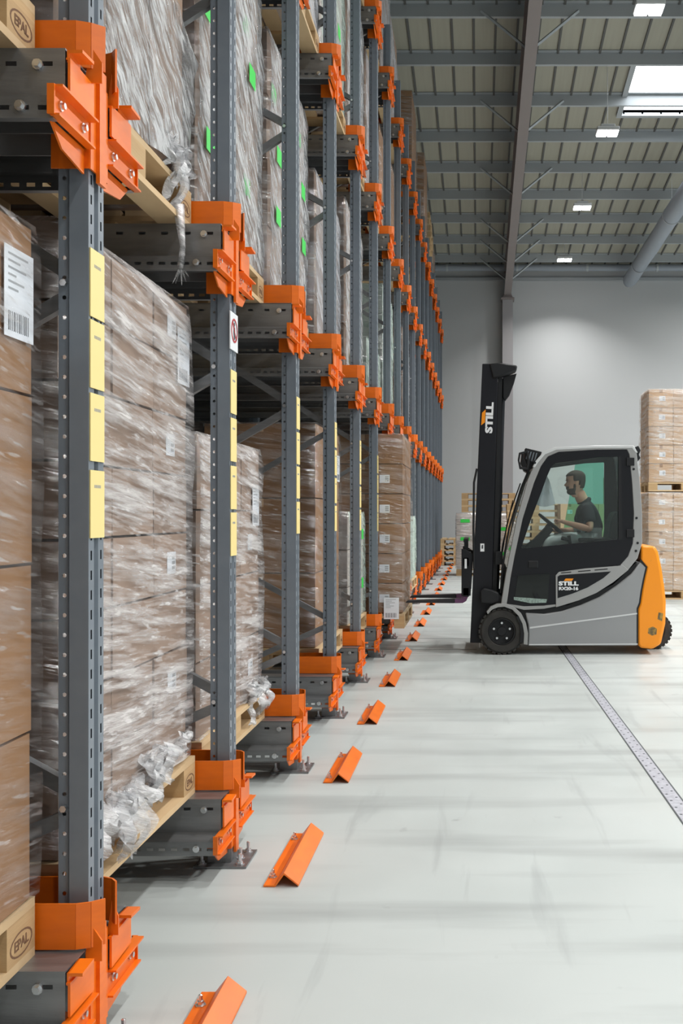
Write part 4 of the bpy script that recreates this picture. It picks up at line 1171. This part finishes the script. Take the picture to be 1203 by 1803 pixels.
# windscreen frame and wiper, front glass
a = MB(); a.prism(FP([(893, 1000), (897, 978), (912, 913), (932, 846), (945, 815), (948, 817), (935, 850), (916, 913), (900, 985), (896, 1002)]), n0 + .08, n1 - .08, 'Y'); part('windscreen', a, 'cab_glass')
a = MB(); a.tube([(fx(882), -.40, fz(990)), (fx(886), -.40, fz(960)), (fx(900), -.38, fz(900)), (fx(918), -.36, fz(850))], .007, 6)
a.tube([(fx(886), -.30, fz(975)), (fx(893), -.30, fz(930)), (fx(905), -.28, fz(880))], .005, 6)
a.box(fx(873), fx(886), -.45, -.38, fz(995), fz(972)); part('wiper', a, 'black_plastic')
a = MB()
a.tube([(fx(882), -.50, fz(1045)), (fx(885), -.50, fz(1000)), (fx(897), -.50, fz(930)), (fx(918), -.50, fz(860)), (fx(934), -.5, fz(822))], .010, 8); part('grab_rail', a, 'black_plastic')
a = MB(); a.prism(FP([(846, 1042), (852, 1036), (866, 1039), (879, 1045), (879, 1060), (866, 1064), (847, 1062)]), n0 + .02, n0 + .16, 'Y'); part('front_light', a, 'black_plastic', bevel=.012)
a = MB(); a.prism(FP([(879, 1047), (886, 1052), (882, 1068), (870, 1070), (868, 1063)]), n0 + .04, n1 - .1, 'Y'); part('front_cowl', a, 'black_plastic', bevel=.008)
# mirror, work lights, rear light
a = MB()
mo = FP([(914, 797), (930, 793), (933, 812), (930, 827), (915, 826), (912, 810)]); mi = FP([(917, 800), (927, 797), (929, 812), (927, 823), (918, 822), (915, 811)])
a.ring(mo, mi, -.56, -.52); part('mirror', a, 'black_plastic', bevel=.004)
a = MB(); a.prism(FP([(926, 788), (955, 795), (950, 812), (936, 826), (930, 822), (924, 806)]), -.50, -.30, 'Y')
a.prism(FP([(926, 788), (955, 795), (950, 812), (936, 826), (930, 822), (924, 806)]), .30, .50, 'Y'); a.tube([(fx(934), -.54, fz(812)), (fx(946), -.48, fz(812))], .012, 8)
wl = part('work_light', a, 'black_plastic', bevel=.01)
for i in range(4):
    a = MB(); a.prism(FP([(930 + i * 5, 794 + i), (932 + i * 5, 794 + i), (928 + i * 5, 808 + i), (926 + i * 5, 808 + i)]), -.503, -.497, 'Y'); part('cooling_fin', a, 'grey_paint', wl)
a = MB(); a.prism(FP([(1118, 788), (1126, 784), (1130, 792), (1127, 800), (1130, 806), (1124, 813), (1119, 806), (1121, 798)]), -.50, -.38, 'Y'); part('rear_light', a, 'black_plastic', bevel=.006)
# cab inside
a = MB(); a.box(fx(890), fx(1110), n0 + .04, n1 - .04, .52, .56); part('cab_floor', a, 'black_plastic')
a = MB(); a.prism([(fx(1030), .56), (fx(1125), .56), (fx(1125), .95), (fx(1110), .98), (fx(1032), .98)], -.35, .35, 'Y'); part('seat_base', a, 'black_plastic', bevel=.03)
a = MB(); a.prism([(.02, .98), (.45, .98), (.47, 1.06), (.04, 1.09)], -.24, .24, 'Y'); part('seat_cushion', a, 'seat_fabric', bevel=.025)
a = MB(); a.prism([(.345, 1.04), (.46, 1.02), (.525, 1.36), (.50, 1.41), (.43, 1.40), (.39, 1.30)], -.23, .23, 'Y'); part('seat_backrest', a, 'seat_fabric', bevel=.03)
YI = 10.25
def gx_(x): return (x - 843) * YI / FPX - TX
def gz_(y): return CAM_H + (905 - y) * YI / FPX
a = MB(); a.prism([(gx_(905), .56), (gx_(955), .56), (gx_(940), .95), (gx_(962), 1.13), (gx_(975), gz_(932)), (gx_(964), gz_(925)), (gx_(940), gz_(950)), (gx_(915), gz_(968)), (gx_(903), .95)], -.13, .10, 'Y')
part('steering_column', a, 'black_plastic', bevel=.015)
a = MB(); a.prism(FP([(903, 960), (925, 960), (925, 985), (903, 1010)]), n0 + .06, n1 - .06, 'Y'); part('dashboard', a, 'black_plastic', bevel=.01)
swc = Vector((gx_(971), -.02, gz_(923)))
a = MB()
ux, uz = Vector((.77, 0, -.64)), Vector((0, 1, 0)); nn = Vector((.64, 0, .77))
N = 28
pts = [swc + ux * (.155 * math.cos(2 * math.pi * k / N)) + uz * (.155 * math.sin(2 * math.pi * k / N)) for k in range(N + 1)]
a.tube(pts, .014, 8, cap=False)
for t in (0, 2.1, 4.2): a.tube([swc, swc + ux * .15 * math.cos(t) + uz * .15 * math.sin(t)], .010, 6)
a.tube([swc - nn * .06, swc + nn * .005], .035, 12); part('steering_wheel', a, 'black_plastic', smooth=50)
a = MB(); a.tube([(gx_(1002), -.30, gz_(972)), (gx_(998), -.30, gz_(942))], .018, 8); a.tube([(gx_(998), -.3, gz_(950)), (gx_(985), -.3, gz_(946))], .02, 8); part('control_lever', a, 'black_plastic')
a = MB(); a.box(.05, .40, -.37, -.27, 1.10, 1.14); part('armrest', a, 'black_plastic', bevel=.015)
# mast: tilted back a little
def mast_pt(x, y): return (fx(x, 9.93), fz(y, 9.93))
MAST = empty('mast', (0, 0, 0)); MAST.parent = T; KIDS.setdefault(T.name, []).append(MAST)
MY0 = 9.85 - TY
for s in (0, 1):
    y0 = MY0 if s == 0 else -MY0 - .10
    a = MB(); a.prism([mast_pt(828, 1130), mast_pt(864, 1130), mast_pt(877, 642.5), mast_pt(849.5, 642.5)], y0, y0 + .10, 'Y'); a.build('outer_rail', 'mast_black', MAST, bevel=.004)
    a = MB(); a.prism([mast_pt(866, 1085), mast_pt(873, 1085), mast_pt(885, 655), mast_pt(878, 655)], y0 + .03, y0 + .12, 'Y'); a.build('inner_rail', 'black_plastic', MAST)
    a = MB(); a.tube([(mast_pt(873, 1070)[0], y0 + .16 if s == 0 else y0 - .06, mast_pt(873, 1070)[1]), (mast_pt(886, 665)[0], y0 + .16 if s == 0 else y0 - .06, mast_pt(886, 665)[1])], .030, 12)
    a.build('lift_cylinder', 'black_paint', MAST, smooth=50)
for (yt, yb_) in ((648, 668), (850, 865), (1085, 1110)):
    c = (yt + 0.0)
    xo = 849.5 + (yt - 642.5) * (828 - 849.5) / 487.5
    a = MB(); a.prism([mast_pt(xo + 6, yt), mast_pt(xo + 24, yt), mast_pt(xo + 24, yb_), mast_pt(xo + 6, yb_)], MY0 + .1, -MY0 - .1, 'Y'); a.build('crossmember', 'black_paint', MAST)
a = MB(); a.prism([mast_pt(862, 643), mast_pt(880, 641), mast_pt(911, 646), mast_pt(909, 655), mast_pt(890, 663), mast_pt(868, 669)], MY0 - .02, MY0 + .14, 'Y'); a.build('mast_head', 'black_plastic', MAST, bevel=.012, smooth=40)
a = MB(); a.prism([mast_pt(886, 664), mast_pt(910, 658), mast_pt(905, 676), mast_pt(897, 697), mast_pt(890, 706), mast_pt(886, 700)], MY0 + .06, MY0 + .12, 'Y')
a.prism([mast_pt(890, 670), mast_pt(904, 664), mast_pt(898, 690), mast_pt(890, 697)], MY0 + .2, MY0 + .3, 'Y'); a.build('chain_guard', 'black_plastic', MAST, bevel=.004)
a = MB(); a.tube([(mast_pt(835, 1000)[0], MY0 - .012, mast_pt(835, 1000)[1]), (mast_pt(834, 930)[0], MY0 - .02, mast_pt(834, 930)[1]), (mast_pt(835, 850)[0], MY0 - .012, mast_pt(835, 850)[1]), (mast_pt(840, 826)[0], MY0, mast_pt(840, 826)[1])], .011, 8); a.build('hose', 'black_plastic', MAST, smooth=50)
# mast lettering reads upwards
tilt = math.atan2(21.5, 487.5)
o = lettering('STILL', 862.5, 736, .092, 1.42, 'white_plate', MAST, rot=R(-90) + tilt, y=MY0 - .002, off=.005, yp=9.86)
a = MB(); a.prism([(fx(x, 9.86), fz(y, 9.86)) for x, y in ((847.5, 749), (849, 727), (855.5, 721), (854, 744))], MY0 - .003, MY0 + .002, 'Y'); a.build('logo_mark', 'truck_orange', MAST)
a = MB(); a.prism([(fx(x, 9.86), fz(y, 9.86)) for x, y in ((846, 971), (846, 957), (853, 957), (853, 971))], MY0 - .002, MY0 + .002, 'Y', 'white_plate')
a.prism([(fx(x, 9.86), fz(y, 9.86)) for x, y in ((848, 966), (848.5, 960), (851, 959), (851, 966))], MY0 - .003, MY0 - .001, 'Y', 'ink'); a.build('warning_sticker', None, MAST)
# carriage and forks
CG = empty('fork_carriage', (0, 0, 0)); CG.parent = T; KIDS.setdefault(T.name, []).append(CG)
for s in (-1, 1):
    a = MB(); a.prism([mast_pt(813, 1048), mast_pt(829, 1048), mast_pt(833, 975), mast_pt(820, 967), mast_pt(813, 966)], s * .42 - .02, s * .42 + .02, 'Y'); a.build('side_plate', 'black_paint', CG, bevel=.004)
for z0 in (.56, .86):
    a = MB(); a.box(fx(815), fx(826), -.44, .44, z0, z0 + .09); a.build('cross_bar', 'black_paint', CG, bevel=.004)
for k in range(9):
    pass
a = MB()
for y_ in (-.40, -.2, 0, .2, .4): a.box(fx(817), fx(823), y_ - .01, y_ + .01, .95, 1.12)
a.box(fx(816), fx(824), -.42, .42, 1.10, 1.13); a.build('load_guard', 'black_paint', CG)
a = MB(); a.box(fx(818), fx(822), -.443, -.440, fz(1002), fz(985)); a.build('data_plate', 'white_plate', CG)
for s in (-1, 1):
    y0, y1 = s * .30 - .055, s * .30 + .055
    fk = MB()
    fk.prism([(fx(712), .500), (fx(716), .515), (fx(800), .530), (fx(800), .488), (fx(712), .492)], y0, y1, 'Y', 'fork_steel')
    xo, xi = fx(800), fx(812)
    fk.prism([(xo, .530), (xo + .055, .532), (xo + .082, .548), (xo + .092, .58), (xo + .105, .66), (xo + .150, .66), (xo + .138, .56), (xo + .115, .510), (xo + .08, .490), (xo, .488)], y0, y1, 'Y', 'fork_heel')
    fk.prism([(xo + .105, .66), (xo + .122, 1.0), (xo + .165, 1.0), (xo + .150, .66)], y0, y1, 'Y', 'fork_steel')
    fk.build('fork', None, CG, bevel=.003)

# paper bag or cloth hanging inside the windscreen
bag = empty('hanging_bag', (TX + gx_(958), 10.42, gz_(840))); tag(bag, 'pale blue grey cloth bag hanging inside the windscreen of the cab', 'bag')
a = MB()
vs = []
for j in range(7):
    f = j / 6; hw = .045 + .065 * f ** .7
    for i in range(7):
        g = i / 6 - .5
        vs.append((g * 2 * hw + .02 * f, .018 * math.sin(9 * g + 3 * f) - .02, -.29 * f - .015 * math.cos(5 * g)))
n = len(vs); vs += [(x, y + .035, z) for x, y, z in vs]
fs = [(j * 7 + i, j * 7 + i + 1, (j + 1) * 7 + i + 1, (j + 1) * 7 + i) for j in range(6) for i in range(6)]
fs += [tuple(q + n for q in f[::-1]) for f in fs]
edge = [i for i in range(7)] + [7 * j + 6 for j in range(1, 7)] + [42 + i for i in range(5, -1, -1)] + [7 * j for j in range(5, 0, -1)]
fs += [(edge[(k + 1) % len(edge)], edge[k], edge[k] + n, edge[(k + 1) % len(edge)] + n) for k in range(len(edge))]
a.add(vs, fs); a.build('cloth', 'bag_cloth', bag, smooth=50)
a = MB(); a.tube([(.0, 0, 0.0), (0.0, 0, .06)], .008, 6); a.build('hook', 'black_plastic', bag)

# ================================================================== the driver
PXY = 10.28
def wp(px, py, dy=0.0): return Vector(((px - 843) * YI / FPX, PXY + dy, CAM_H + (905 - py) * YI / FPX))
def skinned(name, verts, edges, radii, mat, parent, levels=2, root=0, ret=False):
    me = bpy.data.meshes.new(name); me.from_pydata([tuple(v) for v in verts], edges, []); me.update()
    o = bpy.data.objects.new(name, me); COL.objects.link(o)
    md = o.modifiers.new('skin', 'SKIN'); md.use_smooth_shade = True; md.branch_smoothing = .6
    sv = me.skin_vertices[0].data
    for i, r_ in enumerate(radii):
        sv[i].radius = (r_, r_) if isinstance(r_, (int, float)) else r_
        sv[i].use_root = (i == root)
    sb = o.modifiers.new('sub', 'SUBSURF'); sb.levels = levels; sb.render_levels = levels
    dg = bpy.context.evaluated_depsgraph_get(); dg.update()
    me2 = bpy.data.meshes.new_from_object(o.evaluated_get(dg)); me2.name = name
    bpy.data.objects.remove(o); bpy.data.meshes.remove(me)
    me2.polygons.foreach_set('use_smooth', [True] * len(me2.polygons))
    me2.materials.clear(); me2.materials.append(M[mat])
    if ret: return me2
    return link(name, me2, parent)
PER = empty('person', (TX + .22, PXY, 1.0))
tag(PER, 'person in a black t-shirt and pale jeans seated at the steering wheel of the forklift', 'person')
OFF = Vector((TX + .22, PXY, 1.0))
sk_v = []; sk_e = []; sk_r = []
def V(p, r_, prev=None):
    sk_v.append(Vector(p) - OFF); sk_r.append(r_); i = len(sk_v) - 1
    if prev is not None: sk_e.append((prev, i))
    return i
P_ = V((1.165, PXY, 1.11), (.12, .15))
sp1 = V((1.155, PXY, 1.25), (.10, .135), P_)
sp2 = V((1.115, PXY, 1.38), (.105, .15), sp1)
nb = V((1.09, PXY, 1.49), (.085, .095), sp2)
nk = V((1.05, PXY, 1.565), .066, nb)
hd0 = V((1.03, PXY, 1.63), .064, nk)
hands = []
for s, el, wr, hd in ((-1, (1.125, PXY - .27, 1.225), (.895, PXY - .20, 1.29), (.835, PXY - .175, 1.31)),
                      (1, (1.04, PXY + .25, 1.20), (.835, PXY + .17, 1.205), (.775, PXY + .15, 1.215))):
    sh_ = V((1.11, PXY + s * .165, 1.43), .066, sp2)
    e1 = V((1.115 if s < 0 else 1.07, PXY + s * .225, 1.33), .048, sh_)
    e2 = V(el, .041, e1)
    e3 = V(tuple(Vector(el).lerp(Vector(wr), .4)), .040, e2)
    e4 = V(wr, .026, e3)
    pm = V(hd, (.036, .020), e4)
    d = (Vector(hd) - Vector(wr)).normalized()
    for q in range(4):                              # four fingers closing round the rim
        oy = (q - 1.5) * .019
        l = (.030, .034, .032, .025)[q]
        side = Vector((0, 1, 0)) - d * d.y; side.normalize()
        k0 = Vector(hd) + d * .026 + side * oy
        f1 = V(k0, .0105, pm); f2 = V(k0 + d * l + Vector((0, 0, -.006)), .0092, f1)
        f3 = V(k0 + d * (l + .006) + Vector((0, 0, -.030)), .0085, f2); f4 = V(k0 + d * (l - .014) + Vector((0, 0, -.042)), .0078, f3)
    th = Vector(hd) - d * .012 + Vector((0, -s * -.024, .006))
    t1 = V(th, .0115, pm); t2 = V(th + d * .03 + Vector((0, s * .012, -.012)), .010, t1); V(th + d * .052 + Vector((0, s * .004, -.028)), .009, t2)
for s in (-1, 1):
    h = V((1.15, PXY + s * .10, 1.09), .088, P_)
    k1 = V((.93, PXY + s * .14, 1.115), .075, h)
    kn = V((.72, PXY + s * .15, 1.10), .060, k1)
    c1 = V((.685, PXY + s * .15, .90), .052, kn)
    an = V((.67, PXY + s * .14, .645), .038, c1)
    ft = V((.60, PXY + s * .14, .60), .036, an); V((.52, PXY + s * .14, .59), .030, ft)
body_me = skinned('body', sk_v, sk_e, sk_r, 'skin', None, 2, 0, ret=True)
# head as stacked sections in profile: (height, front, back, half width, nose bump)
HS = [(-.035, .030, -.052, .050, 0), (-.005, .060, -.058, .052, 0), (.010, .084, -.062, .056, 0), (.028, .090, -.068, .062, 0), (.045, .085, -.076, .067, 0), (.058, .089, -.080, .069, .006),
      (.070, .088, -.084, .070, .004), (.080, .089, -.088, .071, .008), (.090, .088, -.091, .072, .026), (.100, .087, -.094, .073, .027), (.115, .085, -.098, .075, .016), (.130, .083, -.100, .076, .006),
      (.145, .090, -.102, .077, .004), (.165, .092, -.104, .078, 0), (.185, .086, -.102, .076, 0), (.205, .070, -.092, .068, 0), (.222, .046, -.070, .052, 0), (.233, .018, -.038, .028, 0), (.237, -.010, -.012, .006, 0)]
hv = []; NH = 28
for z, f, b, w_, nose in HS:
    c = (f + b) / 2; ax = (f - b) / 2
    for k in range(NH):
        t = 2 * math.pi * k / NH
        cx, sy = math.cos(t), math.sin(t)
        e = .85
        x = c + ax * math.copysign(abs(cx) ** e, cx); y = w_ * math.copysign(abs(sy) ** e, sy)
        dt = min(t, 2 * math.pi - t)
        x += nose * math.exp(-(dt / .20) ** 2)
        if .118 < z < .142 and .25 < dt < .75: x -= .007       # eye sockets
        hv.append((x, y, z))
HO = Vector((1.005, PXY, 1.588)) - OFF
def hpos(v, s=1.0):
    x, y, z = v
    q = Vector((-x, y, z)); q.rotate(Matrix.Rotation(R(-4), 3, 'Y'))
    return q + HO
hf = [(k * NH + i, k * NH + (i + 1) % NH, (k + 1) * NH + (i + 1) % NH, (k + 1) * NH + i) for k in range(len(HS) - 1) for i in range(NH)]
hf = [f[::-1] for f in hf]; hf.append(tuple(range((len(HS) - 1) * NH, len(HS) * NH))[::-1])
import bmesh
bm = bmesh.new(); bm.from_mesh(body_me)
nv = [bm.verts.new(hpos(v)) for v in hv]
for f in hf:
    try:
        ff = bm.faces.new([nv[i] for i in f]); ff.smooth = True
    except ValueError: pass
# ears
for s in (-1, 1):
    r_ = bmesh.ops.create_uvsphere(bm, u_segments=10, v_segments=8, radius=1.0)
    for v in r_['verts']:
        x, y, z = v.co
        v.co = hpos((-.012 + x * .018 - z * .004, s * .078 + y * .008, .105 + z * .031))
bm.to_mesh(body_me); bm.free()
# clothes colours of the one body: trousers below, shirt above (as separate layers below)
body = link('body', body_me, PER)
# hair: thin cap over crown and back; beard along the jaw
def cap(name, keep, grow, mat):
    bm = bmesh.new(); idx = {}
    cen = Vector((0, 0, .11))
    for fi, f in enumerate(hf):
        if keep([hv[i] for i in f]):
            vs = []
            for i in f:
                if i not in idx:
                    p = Vector(hv[i]); d = (p - cen).normalized()
                    idx[i] = bm.verts.new(hpos(p + d * grow))
                vs.append(idx[i])
            try:
                q = bm.faces.new(vs); q.smooth = True
            except ValueError: pass
    me = bpy.data.meshes.new(name); bm.to_mesh(me); bm.free(); me.materials.append(M[mat])
    o = link(name, me, PER); sd = o.modifiers.new('thickness', 'SOLIDIFY'); sd.thickness = .006; sd.offset = 0
    return o
def mid(f): return Vector((sum(v[0] for v in f) / len(f), sum(v[1] for v in f) / len(f), sum(v[2] for v in f) / len(f)))
cap('hair', lambda f: (mid(f).z > .175 + .25 * max(0, mid(f).x - .03) and mid(f).x < .088) or (mid(f).x < .012 and mid(f).z > .135) or (mid(f).x < -.035 and mid(f).z > .052), .006, 'hair')
cap('beard', lambda f: -.01 < mid(f).z < .052 and mid(f).x > .012 or (.05 <= mid(f).z < .1 and .004 < mid(f).x < .024) or (.064 < mid(f).z < .082 and mid(f).x > .07), .002, 'hair')
for s in (-1, 1):
    a = MB(); r_ = .011; c = hpos((.079, s * .030, .131))
    a.lathe([(.001, -.004), (.006, -.003), (.009, .001)], (c.x, c.y, c.z), 'X', 10); a.build('eye', 'ink', PER)
    c0, c1 = hpos((.094, s * .018, .146)), hpos((.078, s * .048, .148)); a = MB(); a.tube([c0, c1], .004, 5); a.build('eyebrow', 'hair', PER)
# t-shirt
sv = []; se = []; sr = []
def V2(p, r_, prev=None):
    sv.append(Vector(p) - OFF); sr.append(r_); i = len(sv) - 1
    if prev is not None: se.append((prev, i))
    return i
p0 = V2((1.155, PXY, 1.16), (.17, .175)); p1 = V2((1.15, PXY, 1.26), (.155, .17), p0); p2 = V2((1.13, PXY, 1.395), (.14, .18), p1); p3 = V2((1.10, PXY, 1.495), (.095, .12), p2); V2((1.075, PXY, 1.54), (.074, .08), p3)
for s in (-1, 1):
    q1 = V2((1.11, PXY + s * .17, 1.435), .088, p2); q2 = V2((1.113 if s < 0 else 1.075, PXY + s * .222, 1.335), .074, q1); V2((1.119 if s < 0 else 1.06, PXY + s * .24, 1.275), .070, q2)
skinned('t_shirt', sv, se, sr, 'shirt', PER)
sv = []; se = []; sr = []
p0 = V2((1.165, PXY, 1.12), (.13, .16))
for s in (-1, 1):
    h = V2((1.14, PXY + s * .10, 1.095), .100, p0); k1 = V2((.93, PXY + s * .14, 1.118), .086, h); kn = V2((.715, PXY + s * .15, 1.10), .070, k1); c1 = V2((.683, PXY + s * .15, .90), .062, kn); V2((.672, PXY + s * .14, .68), .052, c1)
skinned('jeans', sv, se, sr, 'jeans', PER)
for s in (-1, 1):
    a = MB(); q = Vector((.60, PXY + s * .14, .562)) - OFF
    a.box(q.x - .13, q.x + .12, q.y - .05, q.y + .05, q.z, q.z + .08); a.build('shoe', 'black_plastic', PER, bevel=.03, seg=3, smooth=60)
# coloured print on the back of the shirt
a = MB()
for k, (dz, mt) in enumerate(((.02, 'shirt_blue'), (-.035, 'shirt_red'), (-.07, 'paper'))):
    a.box(.062 - k * .0, .068, -.16 + k * .03, -.02, dz + .37, dz + .40, mt)
# thin seat belt
a = MB(); c = Vector((1.02, PXY - .17, 1.17)) - OFF
a.box(c.x - .012, c.x + .012, c.y - .06, c.y + .10, c.z + .025, c.z + .04); a.build('belt_strap', 'black_plastic', PER)
